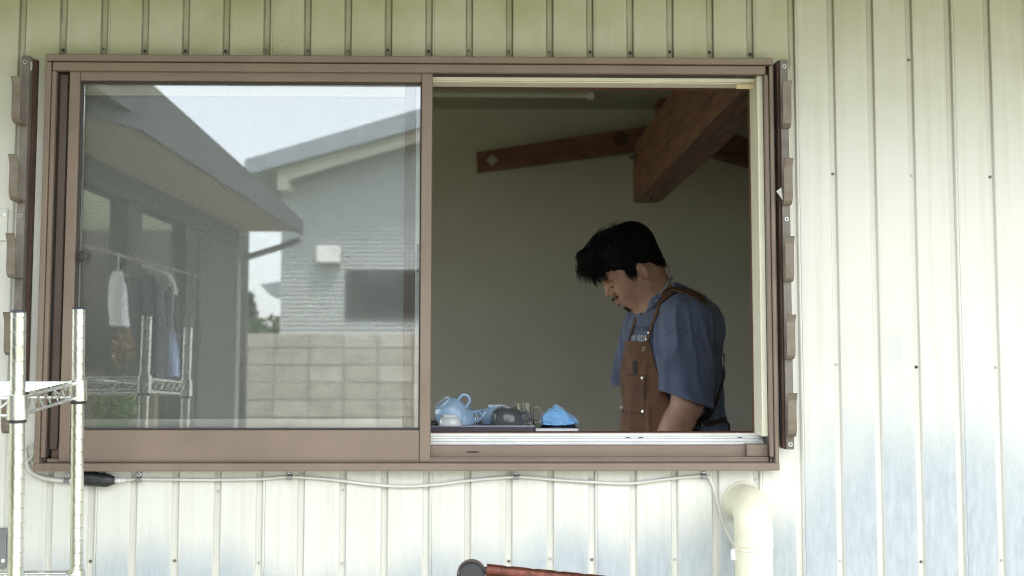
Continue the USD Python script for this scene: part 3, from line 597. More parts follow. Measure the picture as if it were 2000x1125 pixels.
# ------------------------------------------------------------------ small things on the outside wall and in front
pl = thing('wall_plate', 'small grey metal plate on the cladding at the lower left', 'plate')
a, b = at(-30, 1110, WY-.004), at(14, 1031, WY-.004)
obj('plate', box(a[0], b[0], WY-.008, WY-.001, a[2], b[2], .001), MT['clip'], pl)
obj('screw', disc(at(6, 1095, WY-.009), [0, 1, 0], .004, .003, 10), MT['whitebox'], pl)
pl = thing('wall_plate', 'flat white plate on the cladding beside the left hook rail', 'plate')
a, b = at(-60, 470, WY-.004), at(16, 408, WY-.004)
obj('plate', box(a[0], b[0], WY-.006, WY-.001, a[2], b[2], .001), mat('white_plate', (.62, .62, .56), .5), pl)
obj('screw', disc(at(9, 419, WY-.007), [0, 1, 0], .004, .003, 10), MT['whitebox'], pl)
HY = -.30
tb = thing('garden_tool', 'coppery ribbed tube with a dark round knuckle, low below the window', 'tool')
kc = at(921, 1122, HY)
obj('knuckle', [lathe([(.0001, -.012), (.022, -.012), (.0255, -.008), (.0255, .008), (.022, .012), (.0001, .012)], 32).apply_transform(trimesh.transformations.rotation_matrix(math.pi/2, [1, 0, 0])).apply_translation(kc)], MT['black'], tb, 30)
obj('knuckle_ring', lathe([(.0262, -.009), (.0285, -.007), (.0285, .007), (.0262, .009)], 32).apply_transform(trimesh.transformations.rotation_matrix(math.pi/2, [1, 0, 0])).apply_translation(kc), mat('brown_ring', (.09, .06, .05), .5), tb, 30)
e0, e1 = at(950, 1113, HY), at(1400, 1158, HY)
n = 46; tt = np.linspace(0, 1, n); pts = e0+(e1-e0)*tt[:, None]
rr = np.where(np.arange(n) % 5 == 4, .0105, .0118)
obj('tube', tube(pts, rr, 18), MT['copper'], tb, 40)
obj('neck', tube([kc+[.02, 0, .006], e0+[.004, 0, 0]], .007, 12), MT['black'], tb, 40)
obj('leg', tube([kc+[0, 0, -.02], [kc[0]-.05, HY, .0]], .011, 12), MT['black'], tb, 40)
obj('leg', tube([e1+[-.01, 0, 0], [e1[0]+.06, HY, .0]], .011, 12), MT['black'], tb, 40)

# ------------------------------------------------------------------ counter and what stands on it
CT = 1.226
cnt = thing('counter', 'wooden counter just inside the open half of the window', 'counter')
obj('counter_top', box(-1.2, .75, R1+.002, .64, CT-.03, CT, .003), MT['reveal'], cnt)
for xx in (-1.1, -.2, .65): obj('leg', box(xx-.03, xx+.03, .40, .46, FLO, CT-.0305, .003), MT['timber'], cnt)
T0, T1 = .335, .60
tx0, tx1 = at(770, 835, T0)[0], at(1043.5, 835, T0)[0]
tzt = at(940, 832.6, T0)[2]
tray = thing('serving_tray', 'dark steel tray with a bright rim carrying cups', 'tray')
TB = tzt-.003
obj('tray_base', box(tx0+.001, tx1-.001, T0+.001, T1-.001, CT+.001, TB, .001), MT['tray_in'], tray)
obj('tray_side', [box(tx0, tx1, T0, T0+.002, CT+.0015, tzt), box(tx0, tx1, T1-.002, T1, CT+.0015, tzt), box(tx0, tx0+.002, T0+.0022, T1-.0022, CT+.0015, tzt), box(tx1-.002, tx1, T0+.0022, T1-.0022, CT+.0015, tzt)], MT['tray_in'], tray)
obj('rim', [tube([[tx0, T0+.001, tzt], [tx1, T0+.001, tzt], [tx1, T1-.001, tzt], [tx0, T1-.001, tzt]], .0016, 8)], MT['tray'], tray, 30)
def cup_mesh(r, h, foot, thick=.003):
    o = [(foot*.84, h-.0014), (foot*.90, h), (foot, h), (foot*1.02, h-.004), (r*.80, h*.80), (r*.93, h*.60), (r, h*.30), (r*.985, h*.08), (r*.97, 0)]
    i = [(r*.97-thick, .0005), (r*.985-thick, h*.1), (r-thick, h*.3), (r*.93-thick, h*.58), (r*.78-thick, h*.76), (foot*.7, h-.011), (.0001, h-.011)]
    sp = lambda p: spline([(a, b, 0) for a, b in p], 4)[:, :2]
    prof = np.vstack([[(.0001, h-.0014)], sp(o[:1]+o[1:]), sp(i)])
    prof[:, 0] = np.maximum(prof[:, 0], .0001)
    return lathe(prof, 44)
def handle_mesh(r, h, a, reach=.020):
    p = spline([(r*.90, 0, h*.66), (r+reach*.55, 0, h*.70), (r+reach, 0, h*.52), (r+reach*.8, 0, h*.28), (r*.97, 0, h*.16)], 7)
    c, s = math.cos(a), math.sin(a); R = np.array([[c, -s, 0], [s, c, 0], [0, 0, 1]])
    return tube(p@R.T, .0036, 10)
def place(mesh, axis, loc):
    mesh = mesh.copy()
    if axis is not None: mesh.apply_transform(trimesh.geometry.align_vectors([0, 0, 1], axis))
    mesh.apply_translation(loc); return mesh
def cup(name, label, col, px, Y, r=.041, h=.0475, foot=.024, ang=0., axis=None, loc=None, cat='cup', group=None, handle=True):
    t = thing(name, label, cat, group)
    L = loc if loc is not None else np.array([at(px, 830, Y)[0], Y, TB+.0005])
    T = np.eye(4)
    if axis is not None:
        z = np.asarray(axis, float)/np.linalg.norm(axis); hx = np.array([math.cos(ang), 0, math.sin(ang)]); hx -= z*(hx@z); hx /= np.linalg.norm(hx)
        T[:3, 0], T[:3, 1], T[:3, 2] = hx, np.cross(z, hx), z; ang = 0
    T[:3, 3] = L
    b = cup_mesh(r, h, foot); b.apply_transform(T); obj('bowl', b, MT[col], t, 40)
    fr = lathe([(foot*.86, h-.0010), (foot*.90, h+.0007), (foot*.98, h+.0007), (foot*1.005, h-.0010)], 40); fr.apply_transform(T)
    obj('foot_ring', fr, MT['unglazed' if col != 'grey' else 'silver'], t, 40)
    if handle:
        hm = handle_mesh(r, h, ang); hm.apply_transform(T); obj('handle', hm, MT[col], t, 40)
    return t
YA = .425
ax = np.array([-.60, -.22, .78])
fc = at(863.5, 785.5, YA)
axn = ax/np.linalg.norm(ax)
cup('coffee_cup', 'light blue cup tipped over on top of another, its foot showing', 'blue', 0, YA, r=.0415, h=.058, foot=.0235, ang=.62, axis=ax, loc=fc-axn*.058)
cup('coffee_cup', 'light blue cup upside down under the tipped cup at the left', 'blue', 897, .47, ang=-.25)
cup('small_bowl', 'small white china cup upside down at the front left of the tray', 'white_china', 879.5, .372, r=.0285, h=.0285, foot=.0175, handle=False)
cup('coffee_cup', 'light blue cup upside down behind the charcoal cup', 'blue', 971, .495, ang=2.6)
cup('coffee_cup', 'glossy charcoal grey cup upside down in the middle of the tray', 'grey', 989.5, .40, r=.0415, h=.048, ang=-.3)
def glass_mug(px, Y, label, r=.0185, h=.054, handle=True):
    t = thing('glass_mug', label, 'glass')
    L = np.array([at(px, 830, Y)[0], Y, TB+.0005])
    b = lathe([(.0001, 0), (r*.94, 0), (r, .004), (r, h), (r-.003, h), (r-.003, .008), (.0001, .007)], 14, L); obj('body', b, MT['clearglass'], t)
    if handle: obj('handle', tube(spline([(r*.98, 0, h*.86), (r+.012, 0, h*.84), (r+.019, 0, h*.5), (r+.013, 0, h*.16), (r*.98, 0, h*.12)], 6)+L, .0036, 10), MT['clearglass'], t, 40)
glass_mug(1030, .47, 'clear ribbed glass mug behind the handle of the charcoal cup')
glass_mug(1022, .53, 'clear glass tumbler standing behind the glass mug', r=.021, h=.053, handle=False)
t = thing('tamper', 'small black knob lying at the left end of the tray', 'knob')
kp_ = np.array([at(847, 829, .38)[0], .38, TB+.0065])
obj('knob', tube([kp_+[-.012, 0, 0], kp_+[.002, 0, .001], kp_+[.010, 0, .001]], [.006, .0062, .004], 14), MT['black'], t, 40)
t = thing('milk_jug', 'small silver cube-like jug between the blue cups', 'jug')
jp_ = np.array([at(933, 829, .52)[0], .52, TB+.0005])
obj('body', lathe([(.0001, 0), (.0075, 0), (.0078, .011), (.0070, .014), (.0064, .014), (.0066, .003), (.0001, .002)], 24, jp_), MT['silver'], t, 40)
# glossy slab and the folded cloth
sz = at(1090, 835.5, .34)[2]
sx0, sx1 = at(1046, 840, .34)[0], at(1129.5, 840, .34)[0]
slab = thing('kitchen_scale', 'flat scale with a black glass top and silver edge under the blue cloth', 'scale')
obj('body', box(sx0, sx1, .34, .52, CT+.001, sz-.0016, .001), MT['whitebox'], slab)
obj('glass_top', box(sx0+.001, sx1-.001, .3408, .519, sz-.0014, sz, .0004), MT['slab'], slab)
sil = [(1055, 829), (1056, 812), (1066, 802), (1078, 793), (1085, 790), (1091, 792), (1101, 803), (1116, 811), (1131, 821), (1130, 827), (1110, 830), (1075, 831)]
pts = []
for px, py in sil:
    for dy, k in ((0, .86), (.03, 1.), (.06, .97), (.095, .80)):
        q = at(1090+(px-1090)*k, 832-(832-py)*k, .395+dy); pts.append(q)
cl = trimesh.convex.convex_hull(np.array(pts))
for _ in range(4): cl = cl.subdivide()
v = np.array(cl.vertices); cc = v.mean(0); n_ = np.array(cl.vertex_normals)
f1 = meshkit.fbm(v*np.array([28, 28, 50]), 3, 2)-.5; f2 = np.abs(meshkit.noise(v*np.array([60, 40, 30])+3.3, 6)-.5)
lowz = sz+.0006
v = v+n_*(f1*.009-.009*(.5-np.minimum(f2*4, .5)))[:, None]
v[:, 2] = np.maximum(v[:, 2], lowz)
cl = trimesh.Trimesh(v, cl.faces, process=False)
pass
tag(obj('cleaning_cloth', cl, MT['clothm'], smooth=True), 'bright blue crumpled microfibre cloth lying on the black glass scale', 'cloth')

# ------------------------------------------------------------------ the yard behind the camera, seen mirrored in the pane
def RY(d): return 2*G-(d+CAM[1])
H0 = CAM[2]
wing = thing('porch_wing', 'dark roofed open porch wing of a house across the yard, mirrored left in the glass', 'building')
xe, xw = -1.77, -2.40
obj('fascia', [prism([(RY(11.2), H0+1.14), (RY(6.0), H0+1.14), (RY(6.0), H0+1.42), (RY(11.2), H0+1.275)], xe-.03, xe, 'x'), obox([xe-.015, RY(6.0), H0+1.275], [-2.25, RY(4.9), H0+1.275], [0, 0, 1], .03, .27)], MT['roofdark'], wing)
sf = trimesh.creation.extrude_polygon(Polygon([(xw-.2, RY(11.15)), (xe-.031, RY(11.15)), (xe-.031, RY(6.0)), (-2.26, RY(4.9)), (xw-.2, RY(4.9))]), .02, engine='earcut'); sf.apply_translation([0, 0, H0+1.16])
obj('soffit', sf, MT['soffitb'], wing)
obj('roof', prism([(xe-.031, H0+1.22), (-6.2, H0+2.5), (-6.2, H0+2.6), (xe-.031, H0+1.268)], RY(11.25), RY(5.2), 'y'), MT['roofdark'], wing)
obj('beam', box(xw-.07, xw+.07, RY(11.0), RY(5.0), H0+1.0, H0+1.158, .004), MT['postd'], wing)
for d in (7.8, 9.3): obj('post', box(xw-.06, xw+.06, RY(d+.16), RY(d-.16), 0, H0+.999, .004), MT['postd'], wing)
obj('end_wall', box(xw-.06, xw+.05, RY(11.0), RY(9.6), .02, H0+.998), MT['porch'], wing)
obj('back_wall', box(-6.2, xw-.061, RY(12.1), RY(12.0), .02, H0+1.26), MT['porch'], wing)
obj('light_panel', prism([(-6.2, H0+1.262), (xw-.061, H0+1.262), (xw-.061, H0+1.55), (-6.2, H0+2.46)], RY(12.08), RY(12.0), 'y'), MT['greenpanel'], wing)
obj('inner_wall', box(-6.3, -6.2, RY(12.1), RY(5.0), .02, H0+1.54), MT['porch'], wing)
a, b = V(588, 467, 11.1), V(464, 508, 11.05)
obj('drain_pipe', [tube(spline([a, (a*.75+b*.25)+[0, 0, -.01], b]), .03, 10), tube([b, [b[0], b[1], .05]], .03, 10)], mat('grey_drain_pipe', (.13, .14, .15), .5), wing, 40)
obj('corner_trim', box(xw+.052, xw+.075, RY(11.04), RY(10.98), .02, H0+.9), mat('pale_corner_trim', (.4, .4, .38), .6), wing)
# washing on a pole in the porch
pole = tag(obj('laundry_pole', tube([[-2.28, RY(6.6), H0+.61], [-2.28, RY(9.2), H0+.61]], .012, 10), MT['steel'], smooth=40), 'thin metal laundry pole under the porch roof', 'pole')
def garment(name, label, m, px, d, pts, cat, th=.02):
    """pts in photo pixels around the hanger point"""
    q = [V(x, y, d) for x, y in pts]
    g = prism([(p[0], p[2]) for p in q], RY(d)-th/2, RY(d)+th/2, 'y')
    for _ in range(3): g = g.subdivide()
    v = np.array(g.vertices); v[:, 1] += .03*np.sin(v[:, 0]*60+meshkit.noise(v*6, 1)*4)*np.clip((v[:, 2].max()-v[:, 2])*3, 0, 1)
    g = trimesh.Trimesh(v, g.faces, process=False)
    t = thing(name, label, cat)
    obj('fabric', g, MT[m], t, 50)
    top = np.mean([p for p in q[:2]], axis=0); top[1] = RY(d)
    hz = H0+.61
    obj('hanger', [tube([top+[0, 0, -.01], [top[0], RY(d), hz+.012]], .003, 6), tube([top+[-.06, 0, -.03], top, top+[.06, 0, -.03]], .004, 6)], MT['plug'], t)
garment('tank_top', 'small white tank top on a hanger', 'tank', 230, 7.2, [(222, 530), (238, 530), (240, 545), (246, 560), (252, 638), (213, 636), (212, 562), (215, 545)], 'tank top')
garment('hanging_shirt', 'long dark shirt on a hanger next to the tank top', 'darkcloth', 300, 7.95, [(284, 536), (300, 536), (316, 556), (324, 640), (318, 760), (276, 756), (268, 640), (268, 556)], 'shirt')
garment('hanging_shirt', 'dark trousers hanging at the end of the laundry pole', 'darkcloth', 340, 8.5, [(326, 560), (340, 560), (346, 600), (345, 700), (326, 800), (318, 800), (320, 640)], 'trousers')
garment('hanging_towel', 'pale blue towel hanging low in the porch', 'bluecloth', 338, 8.3, [(332, 650), (340, 650), (348, 690), (350, 735), (326, 735), (328, 690)], 'towel')
tag(obj('coat_hanger', tube(spline([V(272, 517, 8.2), V(300, 524, 8.2), V(325, 535, 8.2), V(338, 550, 8.2), V(343, 575, 8.2)]), .012, 8), MT['plug'], smooth=40), 'curved white plastic hanger on the pole', 'hanger')
def leaves(center, rad, n, size, seed):
    r = np.random.default_rng(seed); P = r.normal(size=(n, 3)); P /= np.linalg.norm(P, axis=1, keepdims=True); P *= (r.random((n, 1))**.4)*np.asarray(rad)
    P += np.asarray(center); a = r.normal(size=(n, 3)); a /= np.linalg.norm(a, axis=1, keepdims=True); b = np.cross(a, r.normal(size=(n, 3))); b /= np.linalg.norm(b, axis=1, keepdims=True)
    s = size*(.6+.8*r.random((n, 1)))
    v = np.stack([P-a*s, P+b*s*.5, P+a*s, P-b*s*.5], 1).reshape(-1, 3); k = np.arange(n)*4
    return v, np.vstack([np.stack([k, k+1, k+2], -1), np.stack([k, k+2, k+3], -1)])
def bush(name, label, cat, c, rad, n, size, m, seed, stem=True):
    t = thing(name, label, cat)
    obj('crown', leaves(c, rad, n, size, seed), MT[m], t)
    obj('stem' if cat != 'tree' else 'trunk', tube([[c[0], c[1], 0.], [c[0]+.01, c[1], c[2]]], [max(.012, rad[0]*.06), max(.006, rad[0]*.03)], 8), MT['postd'], t)
bush('potted_plant', 'dry orange-brown bush by the porch post', 'plant', V(240, 680, 6.7), (.065, .07, .13), 150, .026, 'terracotta', 3)
bush('potted_plant', 'low green shrub in front of the porch', 'plant', V(222, 800, 6.5), (.12, .12, .12), 320, .028, 'leaf', 4)
obj_b = tag(obj('bench', [box(V(160, 720, 8.8)[0], V(300, 720, 8.8)[0], RY(9.0), RY(8.7), H0-.16, H0-.12, .004)]+[box(V(p_, 720, 8.8)[0], V(p_, 720, 8.8)[0]+.05, RY(8.9), RY(8.8), 0, H0-.1605) for p_ in (170, 290)], MT['soffitb']), 'long wooden bench under the hanging washing', 'bench')
# block wall
bw = thing('block_wall', 'grey concrete block wall in stack bond across the yard', 'wall')
DB = 13.7
obj('mortar', box(-4.6, 3.2, RY(DB+.11), RY(DB+.008), 0, H0+.235), MT['mortar'], bw)
rows = [(H0+.072, H0+.244)]+[(H0+.071-.2*(i+1)+.001, H0+.071-.2*i) for i in range(8)]
for zi, (z0, z1) in enumerate(rows):
    for k in range(-6, 14):
        x0 = -2.482+.4*k
        if x0 < -4.7 or x0 > 3: continue
        jit = random.uniform(-.004, .004)
        obj('block', box(x0+.006, x0+.394, RY(DB+.12), RY(DB)+jit, max(z0+.005, .002), z1-.005, .008), MT[random.choice(['block', 'block', 'block2'])], bw)
# gable house behind the block wall
hs = thing('gable_house', 'grey clapboard gable house behind the block wall', 'building')
DH = 17.0; wy = RY(DH)
wl = V(551, 400, DH)[0]; xr = 5.0; zr = V(551, 355, DH)[2]; slope = .31; xm = 1.0
lap = []; z = .3
course = .062
prof_poly = lambda x: zr+slope*(min(x, 2*xm-x)-wl)
zz = .2
siding = []
while zz < prof_poly(xm):
    z1 = zz+course
    xl_ = wl if z1 < zr else wl+(z1-zr)/slope
    if xl_ >= xm: break
    s = prism([(wy+.0, zz+.004), (wy+.030, zz), (wy+.006, z1), (wy, z1)], xl_, 2*xm-xl_, 'x')
    siding.append(s); zz = z1
obj('siding', siding, MT['siding'], hs, kind='stuff')
obj('wall', prism([(wl, 0), (xr if False else 2*xm-wl, 0), (2*xm-wl, zr), (xm, zr+slope*(xm-wl)), (wl, zr)], wy-7, wy-.001, 'y'), MT['siding'], hs)
ra = V(478, 311, 16.3); sl = .30
rt = lambda x: ra[2]+sl*(x-ra[0])
obj('roof', [prism([(ra[0], rt(ra[0])), (xm, rt(xm)), (xm, rt(xm)-.30), (ra[0], rt(ra[0])-.22)], RY(16.3), wy-7.4, 'y'), prism([(xm, rt(xm)), (2*xm-ra[0], rt(ra[0])), (2*xm-ra[0], rt(ra[0])-.22), (xm, rt(xm)-.30)], RY(16.3), wy-7.4, 'y')], MT['roofblue'], hs)
cz = V(551, 330, 16.6); cb = V(551, 355, 16.6)
th_ = cz[2]-cb[2]
obj('verge_board', [prism([(cz[0], cz[2]), (xm, cz[2]+sl*(xm-cz[0])), (xm, cb[2]+sl*(xm-cz[0])), (cz[0], cb[2])], RY(16.62), RY(16.55), 'y'), prism([(xm, cz[2]+sl*(xm-cz[0])), (2*xm-cz[0], cz[2]), (2*xm-cz[0], cb[2]), (xm, cb[2]+sl*(xm-cz[0]))], RY(16.62), RY(16.55), 'y'),
                    box(V(543, 350, 16.6)[0], V(563, 350, 16.6)[0], RY(17.2), RY(16.54), V(551, 371, 16.6)[2], cz[2])], MT['fasciaw'], hs)
v0, v1 = V(617, 513, DH-.2), V(664, 480, DH-.2)
obj('vent_hood', box(v0[0], v1[0], wy+.03, wy+.22, v0[2], v1[2], .02), MT['whitebox'], hs)
w0, w1 = V(684, 613, DH), V(860, 535, DH)
wf = obj('window', [box(w0[0]-.06, w1[0], wy+.02, wy+.06, w1[2], w1[2]+.06), box(w0[0]-.06, w1[0], wy+.02, wy+.06, w0[2]-.06, w0[2]), box(w0[0]-.06, w0[0], wy+.02, wy+.06, w0[2], w1[2]), box(w1[0], w1[0]+.06, wy+.02, wy+.06, w0[2]-.06, w1[2]+.06)], MT['roofdark'], hs)
obj('pane', box(w0[0], w1[0], wy+.02, wy+.04, w0[2], w1[2]), MT['darkglass'], wf)
# far house, hedge and conifer in the gap
hc = thing('far_house', 'small dark roofed house far beyond the block wall', 'building')
q0, q1 = V(508, 556, 30), V(560, 543, 30)
obj('roof', prism([(q0[0], q0[2]), (q1[0]+2, V(560, 520, 30)[2]), (q1[0]+4, q0[2]-.3), (q0[0]+.3, q0[2]-.3)], RY(30), RY(36), 'y'), MT['roofblue'], hc)
obj('wall', box(q0[0]+.8, q1[0]+3.4, RY(35.6), RY(30.5), 0, q0[2]-.305), MT['fasciaw'], hc)
hb = V(505, 640, 21)
bush('hedge', 'rounded green hedge rising over the block wall', 'hedge', [hb[0], hb[1], 1.2], (2.2, .8, .9), 5000, .08, 'leaf', 5)
ct = V(484, 600, 60)
tree = thing('conifer_tree', 'far dark conifer tree in the gap between the houses', 'tree')
cv, cf, off = [], [], 0
for i in range(9):
    hh = 1.0+i*.42; v_, f_ = leaves([ct[0], ct[1], hh], (1.3*(1-i/9.6)+.08,)*2+(.3,), 380, .10, 20+i); cv.append(v_); cf.append(f_+off); off += len(v_)
obj('crown', (np.vstack(cv), np.vstack(cf)), MT['conifer'], tree)
obj('trunk', tube([[ct[0], ct[1], 0], [ct[0], ct[1], 4.4]], [.16, .03], 8), MT['postd'], tree)
for i, (px, py, d, r_) in enumerate(((470, 648, 62, (2.2, 1.5, 1.6)), (500, 640, 66, (2.6, 1.5, 1.5)))):
    c = V(px, py, d)
    bush('far_tree', ['round bushy tree far left of the conifer', 'round bushy tree far right of the conifer'][i], 'tree', [c[0], c[1], 1.6], r_, 2200, .16, 'conifer', 40+i)

# ------------------------------------------------------------------ the person at the counter
YPN = 1.2
def Q(px, py, dy=0.): return at(px, py, YPN+dy)
def surfnet(F, lo, h):
    """Surface nets: the zero surface of a grid of distances as a quad mesh."""
    S = F < 0; nx, ny, nz = F.shape
    c = [S[i:nx-1+i, j:ny-1+j, k:nz-1+k] for i in (0, 1) for j in (0, 1) for k in (0, 1)]
    cnt = sum(q.astype(np.int8) for q in c); act = (cnt > 0) & (cnt < 8)
    ids = -np.ones(act.shape, np.int64); I = np.argwhere(act); ids[act] = np.arange(len(I))
    acc, num = np.zeros((len(I), 3)), np.zeros(len(I))
    cor = np.array([(i, j, k) for i in (0, 1) for j in (0, 1) for k in (0, 1)])
    vals = np.stack([F[I[:, 0]+a, I[:, 1]+b, I[:, 2]+d] for a, b, d in cor], 1)
    for a in range(8):
        for b in range(a+1, 8):
            if np.abs(cor[a]-cor[b]).sum() != 1: continue
            va, vb = vals[:, a], vals[:, b]; x = (va < 0) != (vb < 0)
            t = np.where(x, va/np.where(x, va-vb, 1), 0)
            acc += np.where(x[:, None], cor[a]+t[:, None]*(cor[b]-cor[a]), 0); num += x
    verts = (I+acc/num[:, None])*h+lo
    faces = []
    for axd in range(3):
        o = [q for q in range(3) if q != axd]
        sl0 = [slice(None)]*3; sl1 = [slice(None)]*3
        sl0[axd] = slice(0, -1); sl1[axd] = slice(1, None)
        for q in o: sl0[q] = slice(1, -1); sl1[q] = slice(1, -1)
        A, Bq = S[tuple(sl0)], S[tuple(sl1)]
        e = np.argwhere(A != Bq); flip = A[tuple(e.T)]
        base = e.copy(); base[:, o[0]] += 1; base[:, o[1]] += 1
        def idx(d0, d1):
            b = base.copy(); b[:, o[0]] += d0; b[:, o[1]] += d1
            return ids[b[:, 0], b[:, 1], b[:, 2]]
        q = np.stack([idx(-1, -1), idx(0, -1), idx(0, 0), idx(-1, 0)], 1)
        rev = flip if axd != 1 else ~flip
        q[~rev] = q[~rev][:, ::-1]
        faces.append(q)
    f = np.vstack(faces); f = f[(f >= 0).all(1)]
    t = trimesh.Trimesh(verts, np.vstack([f[:, [0, 1, 2]], f[:, [0, 2, 3]]]), process=False)
    return t
def taubin(m_, it):
    from scipy.sparse import coo_matrix, diags
    e = m_.edges_unique; n = len(m_.vertices)
    A = coo_matrix((np.ones(2*len(e)), (np.r_[e[:, 0], e[:, 1]], np.r_[e[:, 1], e[:, 0]])), shape=(n, n)).tocsr()
    W = diags(1/np.maximum(np.asarray(A.sum(1)).ravel(), 1))@A; v = np.array(m_.vertices)
    for _ in range(it):
        v = v+.5*(W@v-v); v = v-.52*(W@v-v)
    m_.vertices = v
class Field:
    def __init__(s, lo, hi, h):
        s.lo, s.h = np.array(lo, float), h
        s.n = np.ceil((np.array(hi)-lo)/h).astype(int)+1
        s.D = np.full(s.n, .06, np.float32)
    def block(s, a, b, pad):
        i0 = np.clip(np.floor((np.minimum(a, b)-pad-s.lo)/s.h).astype(int), 0, s.n); i1 = np.clip(np.ceil((np.maximum(a, b)+pad-s.lo)/s.h).astype(int)+1, 0, s.n)
        sl = tuple(slice(i, j) for i, j in zip(i0, i1))
        g = [(s.lo[k]+s.h*np.arange(i0[k], i1[k])).astype(np.float32) for k in range(3)]
        return sl, np.stack(np.meshgrid(*g, indexing='ij'), -1)
    def merge(s, sl, d, k, sub=False):
        D = s.D[sl]
        if D.size == 0: return
        if sub: D = -D
        hh = np.clip(.5+.5*(D-d)/max(k, 1e-6), 0, 1) if k > 0 else (D > d).astype(np.float32)
        R_ = D*(1-hh)+d*hh-k*hh*(1-hh)
        s.D[sl] = -R_ if sub else R_
    def cone(s, a, b, ra, rb, k=.02, sub=False):
        a, b = np.asarray(a, float), np.asarray(b, float)
        sl, P = s.block(a, b, max(ra, rb)+k+.03)
        ab = b-a; t = np.clip(((P-a)@ab)/max(ab@ab, 1e-9), 0, 1)
        d = np.linalg.norm(P-a-t[..., None]*ab, axis=-1)-(ra+(rb-ra)*t)
        s.merge(sl, d, k, sub)
    def ell(s, c, r, axes=None, k=.02, sub=False):
        c, r = np.asarray(c, float), np.asarray(r, float); m = r.max()
        sl, P = s.block(c, c, m+k+.03)
        q = P-c
        if axes is not None: q = q@np.stack(axes, 1)
        k0 = np.linalg.norm(q/r, axis=-1); k1 = np.linalg.norm(q/(r*r), axis=-1)
        d = k0*(k0-1)/np.maximum(k1, 1e-6)
        s.merge(sl, d, k, sub)
    def grid(s):
        return s.block(s.lo, s.lo+s.h*(s.n-1), 0)[1][:s.n[0], :s.n[1], :s.n[2]]
    def mesh(s): return surfnet(s.D, s.lo, s.h)
    def sample(s, P): return map_coordinates(s.D, ((np.asarray(P)-s.lo)/s.h).T, order=1, mode='nearest')

# head frame
HP, HYAW = math.radians(36), math.radians(13)
hf = np.array([-math.cos(HYAW)*math.cos(HP), -math.sin(HYAW)*math.cos(HP), -math.sin(HP)])
hl = np.array([math.sin(HYAW), -math.cos(HYAW), 0.])
hu = np.cross(hl, hf)*-1; hu = hu if hu[2] > 0 else -hu
HO = Q(1239, 532)
HS = 1.03
def Hd(f, u, l=0.): return HO+HS*(hf*f+hu*u+hl*l)
HA = [hf, hu, hl]
# torso frame: the chest faces left and a little towards the window
TA = math.radians(27)
tf = np.array([-math.cos(TA), -math.sin(TA), 0]); tl = np.array([math.sin(TA), -math.cos(TA), 0]); tz = np.array([0, 0, 1.])
TX = [tf, tl, tz]
SHN, SHF = Q(1352, 618, -.17), Q(1262, 640, .17)
ELN, ELF = Q(1343, 790, -.20), Q(1242, 765, .20)
WRN, WRF = Q(1262, 945, -.13), Q(1266, 900, .16)
person = thing('person', 'person in a faded navy T-shirt and brown apron looking down at the counter', 'person', None)
body = Field(Q(1090, 400, 0)+[-.02, -.42, .0], Q(1440, 1010, 0)+[.02, .38, 0], .0034) if False else None
lo_ = np.array([min(Q(1120, 600)[0], WRF[0])-.14, YPN-.36, .93]); hi_ = np.array([Q(1440, 600)[0], YPN+.34, Q(1200, 420)[2]])
sk = Field(lo_, hi_, .0036)
E_ = lambda f, u, l, r, k=.02, sub=False: sk.ell(Hd(f, u, l), np.array(r)*HS, HA, k, sub)
C_ = lambda a, b, ra, rb, k=.015, sub=False: sk.cone(Hd(*a), Hd(*b), ra*HS, rb*HS, k, sub)
def head_parts():
    E_(-.002, .046, 0, (.096, .086, .076), 0)
    E_(.050, .005, 0, (.047, .070, .060), .03)
    E_(.066, .055, 0, (.030, .034, .056), .02)
    for s_ in (-1, 1):
        E_(.060, -.014, .040*s_, (.030, .030, .022), .02)
        C_((.012, -.052, .052*s_), (.060, -.078, .016*s_), .017, .017, .03)
        C_((-.005, .0, .060*s_), (.012, -.052, .052*s_), .017, .017, .03)
    E_(.072, -.042, 0, (.028, .028, .032), .02)
    E_(.068, -.079, 0, (.017, .016, .022), .015)
    E_(.030, -.058, 0, (.05, .026, .046), .03)
    for s_ in (-1, 1):
        E_(.098, .020, .034*s_, (.016, .011, .016), .010, True)
        E_(.079, .018, .032*s_, (.0125, .0125, .0135), .004)
        E_(.092, .037, .030*s_, (.008, .006, .022), .010)
    C_((.091, .034, 0), (.112, -.003, 0), .0065, .0080, .009)
    E_(.113, -.006, 0, (.0090, .0085, .0095), .006)
    for s_ in (-1, 1): E_(.100, -.009, .012*s_, (.009, .008, .0075), .006)
    C_((.099, -.0335, -.016), (.104, -.031, 0), .0045, .0062, .006); C_((.104, -.031, 0), (.099, -.0335, .016), .0062, .0045, .006)
    C_((.095, -.0445, -.013), (.1005, -.0440, 0), .0045, .0068, .006); C_((.1005, -.044, 0), (.095, -.0445, .013), .0068, .0045, .006)
    C_((.1045, -.0385, -.02), (.1045, -.0385, .02), .0022, .0022, .003, True)
    for s_ in (-1, 1):
        sk.ell(Hd(.004, .001, .083*s_), np.array((.0165, .0295, .0100))*HS, [hf*.96+hl*s_*.28*-1, hu, hl*s_*.96+hf*.28], .006)
        sk.ell(Hd(.007, .003, .094*s_), np.array((.0095, .019, .0085))*HS, HA, .004, True)
    sk.cone(Hd(-.028, -.030, 0), Q(1288, 606, .0), .062, .070, .03)
    sk.cone(Q(1288, 606, .0), Q(1312, 640, .0), .070, .085, .03)
head_parts()
sk.ell(Q(1312, 690, .01), (.095, .15, .14), TX, .06)
sk.ell(Q(1314, 820, .01), (.10, .13, .16), TX, .06)
sk.cone(SHN+[-.028, .01, -.01], ELN, .050, .047, .03); sk.cone(ELN, WRN, .047, .031, .02)
sk.cone(ELN+(WRN-ELN)*.22, ELN+(WRN-ELN)*.34, .047, .044, .02)
